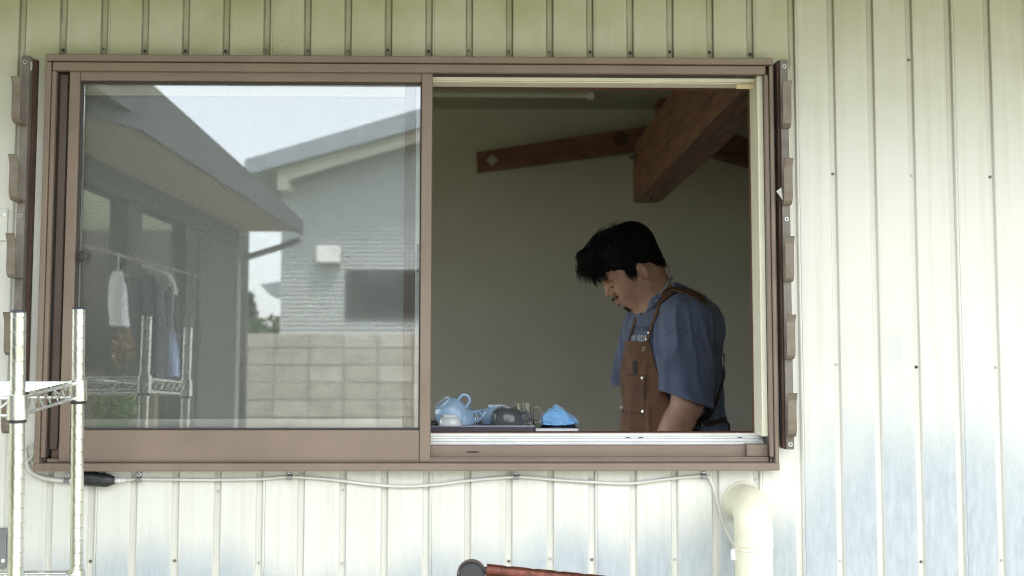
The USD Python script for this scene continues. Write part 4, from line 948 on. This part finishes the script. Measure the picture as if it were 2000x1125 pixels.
sk.cone(SHF, ELF, .056, .047, .03); sk.cone(ELF, WRF, .047, .030, .02)
def hand(W, d, lat, s_):
    d = d/np.linalg.norm(d); lat = lat-d*(lat@d); lat /= np.linalg.norm(lat); n_ = np.cross(d, lat)
    for o in (-.022, 0, .022): sk.cone(W+d*.02+lat*o*.7, W+d*.085+lat*o*1.4, .015, .014, .012)
    for i, (o, L) in enumerate(((-.030, .060), (-.010, .074), (.010, .070), (.029, .054))):
        a = W+d*.088+lat*o; b = a+(d*.8+n_*.5*s_)*L*.5; c_ = b+(d*.3+n_*.9*s_)*L*.5
        sk.cone(a, b, .0092, .0086, .004); sk.cone(b, c_, .0086, .0075, .003)
    a = W+d*.035-lat*.03; b = a+(d*.6-lat*.6+n_*.3*s_)*.04; sk.cone(a, b, .012, .0095, .006); sk.cone(b, b+(d*.9+n_*.4*s_)*.03, .0095, .008, .003)
hand(WRN, (WRN-ELN)+np.array([0, .0, .08]), np.array([.3, -1, .2]), 1)
hand(WRF, (WRF-ELF)+np.array([0, .0, .03]), np.array([.2, 1, .2]), -1)
bm_ = sk.mesh()
taubin(bm_, 3)
bodyp = obj('body', bm_, MT['skin'], person, smooth=True)
# ---- T-shirt
lo2 = np.array([Q(1170, 700)[0], YPN-.36, Q(1200, 905)[2]]); hi2 = np.array([Q(1450, 600)[0], YPN+.36, Q(1300, 500)[2]])
def torso(F):
    F.ell(Q(1318, 640, .01), (.128, .19, .115), TX, 0)
    F.ell(Q(1313, 735, .0), (.150, .165, .150), TX, .07)
    F.ell(Q(1316, 845, .01), (.158, .175, .165), TX, .06)
    F.ell(Q(1336, 640, .0), (.076, .13, .11), TX, .05)
    F.cone(Q(1296, 600, 0), Q(1318, 640, 0), .075, .10, .05)
tr = Field(lo2, hi2, .004); torso(tr)
PT = tr.grid()
def folds(P, F):
    q = P.reshape(-1, 3)
    n1 = meshkit.fbm(q*np.array([13, 13, 3.2]), 3, 4)-.5
    n2 = np.abs(meshkit.noise(q*np.array([22, 22, 4.5])+q[:, 2:]*2, 8)-.5)*2
    return (n1*.024-.008*np.maximum(0, .35-n2)/.35).reshape(F.shape)
sh = Field(lo2, hi2, .004); torso(sh)
hemN = Q(1335, 788, -.205)
sh.cone(SHN+[-.020, 0, .000], Q(1341, 700, -.185), .076, .077, .05); sh.cone(Q(1341, 700, -.185), Q(1337, 812, -.205), .077, .076, .02)
sh.cone(SHF, Q(1232, 742, .205), .078, .066, .05)
sh.D += folds(PT, sh.D).astype(np.float32)
# sleeve opening, neck opening, lower edge
def cut_plane(F, P, c, n, region):
    d = (P-np.asarray(c, np.float32))@np.asarray(n, np.float32)
    F.D[...] = np.where(region, np.maximum(F.D, d), F.D)
nh = np.array([-.10, -.25, -.95]); nh /= np.linalg.norm(nh)
hem_line = hemN
armside = ((PT-np.array(Q(1337, 790, -.205)))@tl > -.075) & (PT[..., 2] < Q(1337, 745)[2])
cut_plane(sh, PT, Q(1341, 781, -.205), np.array([-.33, .0, -.94]), armside & (np.linalg.norm((PT-np.array(Q(1337, 790, -.205)))[..., :2], axis=-1) < .098))
sh.cone(SHN, Q(1350, 700, -.185), .03, .068, .0, True) if False else None
sh.cone(Q(1341, 730, -.195), Q(1336, 822, -.208), .058, .069, 0, True)
farside = ((PT-np.array(Q(1226, 750, .2)))@tl < .03) & (PT[..., 0] < Q(1226, 750, .2)[0]+.075) & (PT[..., 2] < Q(1226, 720, .2)[2])
cut_plane(sh, PT, Q(1206, 752, .2), np.array([.3, 0, -1.])/1.044, farside & (PT[..., 1] > YPN+.12))
sh.cone(Hd(-.028, -.030, 0), Q(1288, 606, 0), .064, .078, 0.004, True)
shm = sh.mesh(); taubin(shm, 4)
shirt = obj('t_shirt', shm, MT['shirt'], person, smooth=True)
def march(px, py, F=None, start=.75, lift=0.):
    """First hit of the pixel's ray on the field F."""
    F = F or sh
    d = CR*(px-1000)/FPX+CU*(YPP-py)/FPX+CF; d /= np.linalg.norm(d)
    t = np.arange(2.9, 4.5, .002); P = CAM+d*t[:, None]
    ins = ((P > F.lo) & (P < F.lo+F.h*(F.n-1))).all(1)
    v = np.where(ins, F.sample(P), 1.)
    i = np.argmax(v < lift)
    if v[i] >= lift: return None
    return P[i]
def grad(F, p, e=.006):
    g = np.array([F.sample([p+np.eye(3)[k]*e])[0]-F.sample([p-np.eye(3)[k]*e])[0] for k in range(3)]); return g/(np.linalg.norm(g)+1e-9)
def tidy(pts):
    # keeps the points that lie on one sheet: the ones past the outline fall far behind
    pts = [p for p in pts if p is not None]; y = np.array([p[1] for p in pts]); out = [0]
    for i in range(1, len(pts)):
        if abs(y[i]-y[out[-1]]) < .035*(i-out[-1])+.01: out.append(i)
    return np.array([pts[i] for i in out])
def ribbon(pxs, width, th, F, lift):
    """A strap lying on the field along photo pixels; width in metres (one per point or one)."""
    pts = [march(px, py, F) for px, py in spline([(a, b, 0) for a, b in pxs], 5)[:, :2]]
    pts = tidy(pts)
    N_ = np.array([grad(F, p, .02) for p in pts])
    for _ in range(3): pts[1:-1] = .25*pts[:-2]+.5*pts[1:-1]+.25*pts[2:]; N_[1:-1] = .25*N_[:-2]+.5*N_[1:-1]+.25*N_[2:]
    w = np.interp(np.linspace(0, 1, len(pts)), np.linspace(0, 1, len(np.atleast_1d(width))), np.atleast_1d(width))
    T_ = np.gradient(pts, axis=0); T_ /= np.linalg.norm(T_, axis=1, keepdims=True)+1e-9
    S_ = np.cross(N_, T_); S_ /= np.linalg.norm(S_, axis=1, keepdims=True)+1e-9
    pts = pts+N_*lift
    rows = np.stack([pts-S_*w[:, None]/2, pts+S_*w[:, None]/2, pts+S_*w[:, None]/2+N_*th, pts-S_*w[:, None]/2+N_*th], 1); n = len(pts)
    v = rows.reshape(-1, 3); f = []
    for i in range(n-1):
        for j in range(4):
            k = (j+1) % 4; a, b, c_, d_ = i*4+j, i*4+k, (i+1)*4+k, (i+1)*4+j; f += [[a, b, c_], [a, c_, d_]]
    f += [[0, 2, 1], [0, 3, 2], [(n-1)*4, (n-1)*4+1, (n-1)*4+2], [(n-1)*4, (n-1)*4+2, (n-1)*4+3]]
    m_ = trimesh.Trimesh(v, f, process=False); trimesh.repair.fix_normals(m_); return m_
# neck rib, seams
def ring_on(pxs, r_, F=sh, lift=.0): 
    p = [march(a, b, F) for a, b in spline([(a, b, 0) for a, b in pxs], 5)[:, :2]]; p = tidy(p)
    for _ in range(2): p[1:-1] = .25*p[:-2]+.5*p[1:-1]+.25*p[2:]
    return tube(p+lift*np.array([0, -1, 0]), r_, 6)
obj('neck_rib', ring_on([(1252, 611), (1258, 612), (1268, 606), (1280, 596), (1290, 584)], .0055), MT['seam'], shirt, 40)
obj('collar_band', tube(spline([Q(1281, 591, -.082), Q(1291, 574, -.072), Q(1302, 557, -.055), Q(1309, 547, -.03), Q(1312, 543, .0)], 5), .0055, 10), MT['collar'], shirt, 40)
obj('shoulder_seam', ring_on([(1328, 568), (1325, 595), (1322, 640)], .0016), MT['seam'], shirt, 40)
obj('armhole_seam', ring_on([(1296, 662), (1306, 650), (1322, 643), (1345, 650), (1366, 662), (1380, 676)], .0016), MT['seam'], shirt, 40)
# ---- apron
ap = Field(lo2-[0.02, 0, .0], hi2, .0035); torso(ap)
PA = ap.grid()
ap.D += folds(PA, ap.D).astype(np.float32)*.5
polypx = Polygon([(1170, 661), (1206, 665), (1268, 667), (1277, 700), (1286, 728), (1297, 760), (1312, 792), (1335, 830), (1350, 860), (1350, 950), (1150, 950)])
pxg, pyg = project(PA.reshape(-1, 3))
near = np.abs(ap.D.ravel()) < .03
pd = np.full(near.sum(), 1.)
pts_ = shapely.points(pxg[near], pyg[near])
ins_ = shapely.contains(polypx, pts_); dist_ = shapely.distance(polypx.exterior, pts_)
sd = np.full(near.shape, .05); sd[near] = np.where(ins_, -dist_, dist_)/600
front = ((PA-np.array(Q(1318, 740, .01)))@tf).ravel()
d_ap = np.maximum(np.maximum(np.abs(ap.D.ravel()-.0075)-.0032, sd), -(front-.0))
ap2 = Field(lo2-[0.02, 0, .0], hi2, .0035); ap2.D = d_ap.reshape(ap.D.shape).astype(np.float32)
apm = ap2.mesh(); taubin(apm, 3)
apron = obj('apron', apm, MT['apronm'], person, smooth=True)
def on_apron(px, py):
    p = march(px, py, ap2); return (p, grad(ap, p, .02)) if p is not None else (Q(px, py, -.1), np.array([0, -1., 0]))
def stitch(pxs, r_, m_, name, parent):
    p = np.array([on_apron(a, b)[0] for a, b in spline([(a, b, 0) for a, b in pxs], 4)[:, :2]])
    return obj(name, tube(p+np.array([0, -.0008, 0]), r_, 6), MT[m_], parent, 40)
stitch([(1221, 732), (1259, 733.5), (1260.5, 740), (1260, 770), (1259.5, 806), (1240, 807), (1213, 803)], .0013, 'apron_dark', 'pocket_seam', apron)
def patch(pxs, lift, m_, name, parent, label=None):
    """A flat patch of cloth sewn on: polygon in photo pixels, laid on the apron."""
    g = trimesh.creation.extrude_polygon(Polygon(pxs), .001, engine='earcut'); 
    for _ in range(3): g = g.subdivide()
    v = np.array(g.vertices); out = []
    for q in v:
        p, n_ = on_apron(q[0], q[1]); out.append(p+n_*(lift+q[2]*1.2))
    g = trimesh.Trimesh(np.array(out), g.faces, process=False); trimesh.repair.fix_normals(g)
    return obj(name, g, MT[m_], parent, 40, label=label)
patch([(1222, 734), (1258, 735), (1258, 804), (1216, 801)], .0008, 'apronm', 'pocket', apron)
patch([(1236.5, 706), (1245, 705), (1245.5, 731), (1237.5, 731)], .0008, 'apron_dark', 'pen_loop', apron)
for px, py in ((1255, 738), (1256, 803.5), (1213, 796)):
    p, n_ = on_apron(px, py); obj('rivet', disc(p+n_*.002, n_, .0042, .003, 12), MT['silver'], apron, 30)
p, n_ = on_apron(1259, 682)
gr = trimesh.creation.annulus(.0042, .0085, .003, sections=24); obj('grommet', rot_to(gr, [0, 0, 1], n_, p+n_*.002), MT['brass'], apron, 30)
obj('shoulder_strap', ribbon([(1378, 591), (1363, 581), (1346, 573), (1328, 567), (1312, 568), (1300, 579), (1290, 597), (1282, 615), (1274, 640), (1267, 664), (1261, 681)], [.036, .046, .048, .046, .036, .022, .015, .012, .010], .0035, sh, .002), MT['strap'], apron, 30)
obj('shoulder_strap', ribbon([(1249, 607), (1244, 622), (1239, 638), (1234, 652), (1230, 668)], [.016, .015, .013, .012], .0035, sh, .002), MT['strap'], apron, 30)
for px, py in ((1270, 650), (1265, 664), (1234, 642), (1229, 655)):
    p = march(px, py, sh); n_ = grad(sh, p, .02); obj('strap_rivet', disc(p+n_*.007, n_, .0026, .004, 10), MT['silver'], apron, 30)
obj('back_strap', ribbon([(1412, 690), (1412, 730), (1404, 765), (1392, 795), (1378, 818), (1368, 832)], [.016, .018, .02], .003, sh, .002), MT['apron_dark'], apron, 30)
obj('waist_tie', ribbon([(1368, 832), (1385, 828), (1402, 822), (1416, 820)], [.014, .016], .004, sh, .003), MT['apron_dark'], apron, 30)
obj('side_panel', ribbon([(1340, 838), (1356, 826), (1372, 812), (1388, 794)], [.03, .02], .003, sh, .0015), MT['apron_dark'], apron, 30)
p = march(1368, 832, sh); n_ = grad(sh, p, .02)
obj('ring', rot_to(trimesh.creation.torus(.0125, .0014, 24, 8), [0, 0, 1], n_, p+n_*.009), MT['silver'], apron, 40)
t1 = Q(1423, 838, 0)
obj('tie_tail', tube(spline([Q(1416, 822, -.06), Q(1422, 832, -.05), Q(1421, 848, -.05), Q(1417, 880, -.05)], 5), .007, 8), MT['apron_dark'], apron, 40)
# printing on the shirt
def printed(text, px, py, hpx, m_, bold=True, kx=1., slope=0.):
    g = meshkit.text_mesh(text, 1., .02, bold)
    v = np.array(g.vertices); out = []
    w = v[:, 0].max()
    for q in v:
        a, b = px+q[0]*hpx*kx, py-q[1]*hpx+slope*q[0]*hpx
        p = march(a, b, sh)
        if p is None: p = Q(a, b, -.1)
        out.append(p+np.array([-.5, -.86, 0])*(.0006+(.0007 if q[2] > .01 else 0)))
    return obj('print', trimesh.Trimesh(np.array(out), g.faces, process=False), MT[m_], shirt)
printed('W RDM', 1231, 667.5, 12.5, 'print_white', True, .62)
printed('PTT GU', 1233, 645, 7.5, 'print_dark', True, .92)
# ---- trousers and shoes, below the counter
for i, s_ in enumerate((-1, 1)):
    hip = Q(1318, 850, 0)+tl*.085*s_; hip[2] = 1.08; knee = hip+tf*.04+[0, 0, -.40]; foot = np.array([hip[0]+.01, hip[1], FLO+.10])
    obj('trouser_leg', tube(spline([hip, knee, foot], 8), np.linspace(.095, .058, 17), 16), MT['trousers'], person, 40)
    obj('shoe', box(foot[0]-.19, foot[0]+.08, foot[1]-.045, foot[1]+.045, FLO+.001, FLO+.10, .035), MT['shoe'], person, 40)
# ---- facial hair, brows, lashes
skf = sk
def surf_l(f, u, l):
    """Point on the skin under the head-frame point, from outside along the forward/left direction."""
    o = Hd(f, u, l); c_ = Hd(.02, u*.8, l*.4); t = np.linspace(0, 1, 400)[:, None]; P = o*(1-t)+c_*t
    v = sk.sample(P); i = np.argmax(v < 0); return P[i], grad(sk, P[i], .006)
HR = np.random.default_rng(5)
def strand(pts, r0, r1=.0002, sides=4):
    p = np.asarray(pts); return tube(p, np.linspace(r0, r1, len(p)), sides, caps=False)
fh = []
def beard(n, gen, length, r):
    for _ in range(n):
        f, u, l = gen(); p, n_ = surf_l(f, u, l)
        if (p-Hd(f, u, l))@(p-Hd(f, u, l)) < 1e-6: continue
        d = n_*.45+hf*.15-hu*.75+HR.normal(size=3)*.25; d /= np.linalg.norm(d)
        fh.append(strand([p-n_*.001, p+d*length*.5, p+d*length], r))
beard(420, lambda: (.16, -.0255-.006*HR.random(), HR.uniform(-.028, .030)), .0045, .0006)
beard(380, lambda: (.15, -.074-.024*HR.random(), HR.normal()*.013), .0034, .0005)
beard(60, lambda: (.15, -.056, HR.normal()*.004), .004, .0005)
obj('facial_hair', fh, MT['hair'], person, smooth=True)
br = []
for s_ in (-1, 1):
    for _ in range(130):
        t = HR.random(); l = s_*(.012+.036*t); u = .038+.005*math.sin(t*2.4)+HR.normal()*.0013; p, n_ = surf_l(.14, u, l); d = hl*s_*.8+n_*.2+hu*.2; d /= np.linalg.norm(d)
        br.append(strand([p, p+d*.004+n_*.0004, p+d*.007], .0005))
    for _ in range(60):
        t = HR.random(); l = s_*(.020+.026*t); p, n_ = surf_l(.14, .0135-.003*math.sin(t*3.1), l); d = n_*.7-hu*.5; d /= np.linalg.norm(d)
        br.append(strand([p, p+d*.004, p+d*.0065+hu*.0005], .0006))
obj('eyebrows', br, MT['hair'], person, smooth=True)
# ---- hair: a full cap and locks over it
hc_ = Field(HO-np.array([.24, .17, .13]), HO+np.array([.17, .17, .24]), .003)
EH = lambda f, u, l, r, k=.02, sub=False: hc_.ell(Hd(f, u, l), np.array(r)*HS, HA, k, sub)
EH(.003, .058, 0, (.110, .096, .088), 0)
EH(.074, .112, 0, (.054, .042, .064), .03)
EH(.035, .112, 0, (.062, .052, .074), .03)
EH(-.042, .084, 0, (.070, .064, .076), .03)
EH(-.070, .010, 0, (.030, .056, .064), .03)
EH(.093, .016, 0, (.070, .050, .10), .012, True)            # the face is clear
EH(.050, -.045, 0, (.082, .070, .12), .012, True)
EH(.026, -.006, .085, (.045, .022, .03), .01, True); EH(.026, -.006, -.085, (.045, .022, .03), .01, True)
EH(-.030, -.070, 0, (.08, .052, .12), .015, True)
for s_ in (-1, 1): EH(-.002, -.010, .088*s_, (.024, .030, .022), .006, True)
PH = hc_.grid().reshape(-1, 3)
loc = (PH-HO)@np.stack(HA, 1)
angk = np.arctan2(loc[:, 2], loc[:, 0]+.03)
hc_.D += ((meshkit.noise(np.stack([angk*16, loc[:, 1]*14, loc[:, 0]*10], -1), 3)-.5)*.010).reshape(hc_.D.shape).astype(np.float32)
hm = hc_.mesh(); taubin(hm, 2)
hair = obj('hair', hm, MT['hair'], person, smooth=True)
locks = []
hc0 = np.array([.002, .062, 0]); rad = np.array([.106, .095, .087])
wh = np.array([-.30, .95, .08]); wh /= np.linalg.norm(wh)
e1 = np.array([1, 0, 0.])-wh*wh[0]; e1 /= np.linalg.norm(e1); e2 = np.cross(wh, e1)
down = np.array([hf[2], hu[2], hl[2]])*-1.                  # gravity in the head frame
for i in range(1500):
    ph = HR.uniform(-math.pi, math.pi); fr_ = max(0, math.cos(ph))
    thm = np.interp(abs(ph), [0, .6, 1.1, 1.7, 2.3, math.pi], [1.42, 1.45, 1.62, 1.62, 1.95, 2.05])
    th0 = HR.uniform(.05, thm-.35); L = HR.uniform(.35, .62); n = 9
    ths = th0+np.linspace(0, L, n); ths = np.minimum(ths, thm+HR.normal()*.05)
    dphi = HR.normal()*.10
    lift = 1.+HR.uniform(-.01, .025)+np.linspace(0, 1, n)**2*HR.uniform(-.03, .03)
    P = []
    for j, th in enumerate(ths):
        a = ph+dphi*j/n
        dr = wh*math.cos(th)+(e1*math.cos(a)+e2*math.sin(a))*math.sin(th)
        bulge = 1+.20*max(0, dr[0])**1.5*max(0, dr[1]+.35)
        P.append(hc0+dr*rad*lift[j]*bulge)
    P = np.array(P)
    locks.append(strand([Hd(*q) for q in P], HR.uniform(.0016, .0030), .0003, 4))
# fringe hanging in front of the brow
for i in range(420):
    l = HR.uniform(-.062, .068); k_ = HR.random()**1.3                          # k_: 0 close to the forehead, 1 the outer locks
    f0 = .060+HR.uniform(-.03, .03); u0 = .156-.5*(l/.08)**2*.03-HR.uniform(0, .008)
    mid = np.array([.108+.026*k_+HR.normal()*.004-.35*abs(l), .118+.016*k_+HR.normal()*.005-.25*abs(l), l*1.05])
    Ld = (.046+.030*HR.random())*(1-.30*k_*HR.random())*(1 if l < .02 else .85)
    g_ = down+np.array([HR.normal()*.10-.30*(1-k_), -.10*(1-k_), HR.normal()*.18]); g_ /= np.linalg.norm(g_)
    P = spline([np.array([f0, u0, l]), .5*(np.array([f0, u0, l])+mid)+np.array([.012, .010, 0]), mid, mid+g_*Ld*.5+np.array([.004, .003, 0]), mid+g_*Ld+np.array([-.002, 0, HR.normal()*.004])], 4)
    locks.append(strand([Hd(*q) for q in P], HR.uniform(.0010, .0021), .00015, 4))
for i in range(60):                                        # stray hairs
    ph = HR.uniform(-1.6, 1.6); th = HR.uniform(.2, 1.2); dr = wh*math.cos(th)+(e1*math.cos(ph)+e2*math.sin(ph))*math.sin(th)
    p0 = hc0+dr*rad*1.06; t_ = np.cross(dr, HR.normal(size=3)); t_ = t_/np.linalg.norm(t_)
    locks.append(strand([Hd(*q) for q in spline([p0, p0+dr*.010+t_*.012, p0+dr*.010+t_*.028, p0+dr*.002+t_*.040], 5)], .0007, .0003, 3))
# sideburns and ends round the ear and nape
for i in range(260):
    s_ = HR.choice([-1, 1]); f = HR.uniform(.004, .045); p0 = np.array([f, .045+HR.normal()*.01, s_*.080])
    tip = p0+np.array([HR.normal()*.005+.006, -.026-.026*(HR.random() if .016 < f < .036 else .2), -s_*.006])
    locks.append(strand([Hd(*q) for q in spline([p0, .5*(p0+tip)+np.array([0, 0, s_*.006]), tip], 4)], .0020, .0003, 4))
for i in range(260):
    l = HR.uniform(-.07, .075); p0 = np.array([-.088+.35*abs(l)*.3, .01+HR.normal()*.012, l]); tip = p0+np.array([.012+HR.normal()*.005, -.026-.012*HR.random(), 0])
    locks.append(strand([Hd(*q) for q in spline([p0, .5*(p0+tip)+np.array([-.006, 0, 0]), tip], 4)], .0022, .0003, 4))
for i in range(260):                                       # short fringe lying on the forehead
    l = HR.uniform(-.060, .066); p0 = np.array([.100-.3*abs(l), .105+HR.normal()*.006-.2*abs(l), l]); Ld = HR.uniform(.045, .066)-.25*max(0, l-.02)
    g_ = down*.55+np.array([.02, -.62, HR.normal()*.12]); g_ /= np.linalg.norm(g_)
    P = spline([p0-np.array([.02, -.010, 0]), p0+np.array([.012, .004, 0]), p0+g_*Ld*.5+np.array([.014, 0, 0]), p0+g_*Ld+np.array([.010, 0, 0])], 4)
    locks.append(strand([Hd(*q) for q in P], HR.uniform(.0012, .0024), .0002, 4))
obj('hair_locks', locks, MT['hair'], hair, smooth=True, kind='stuff')
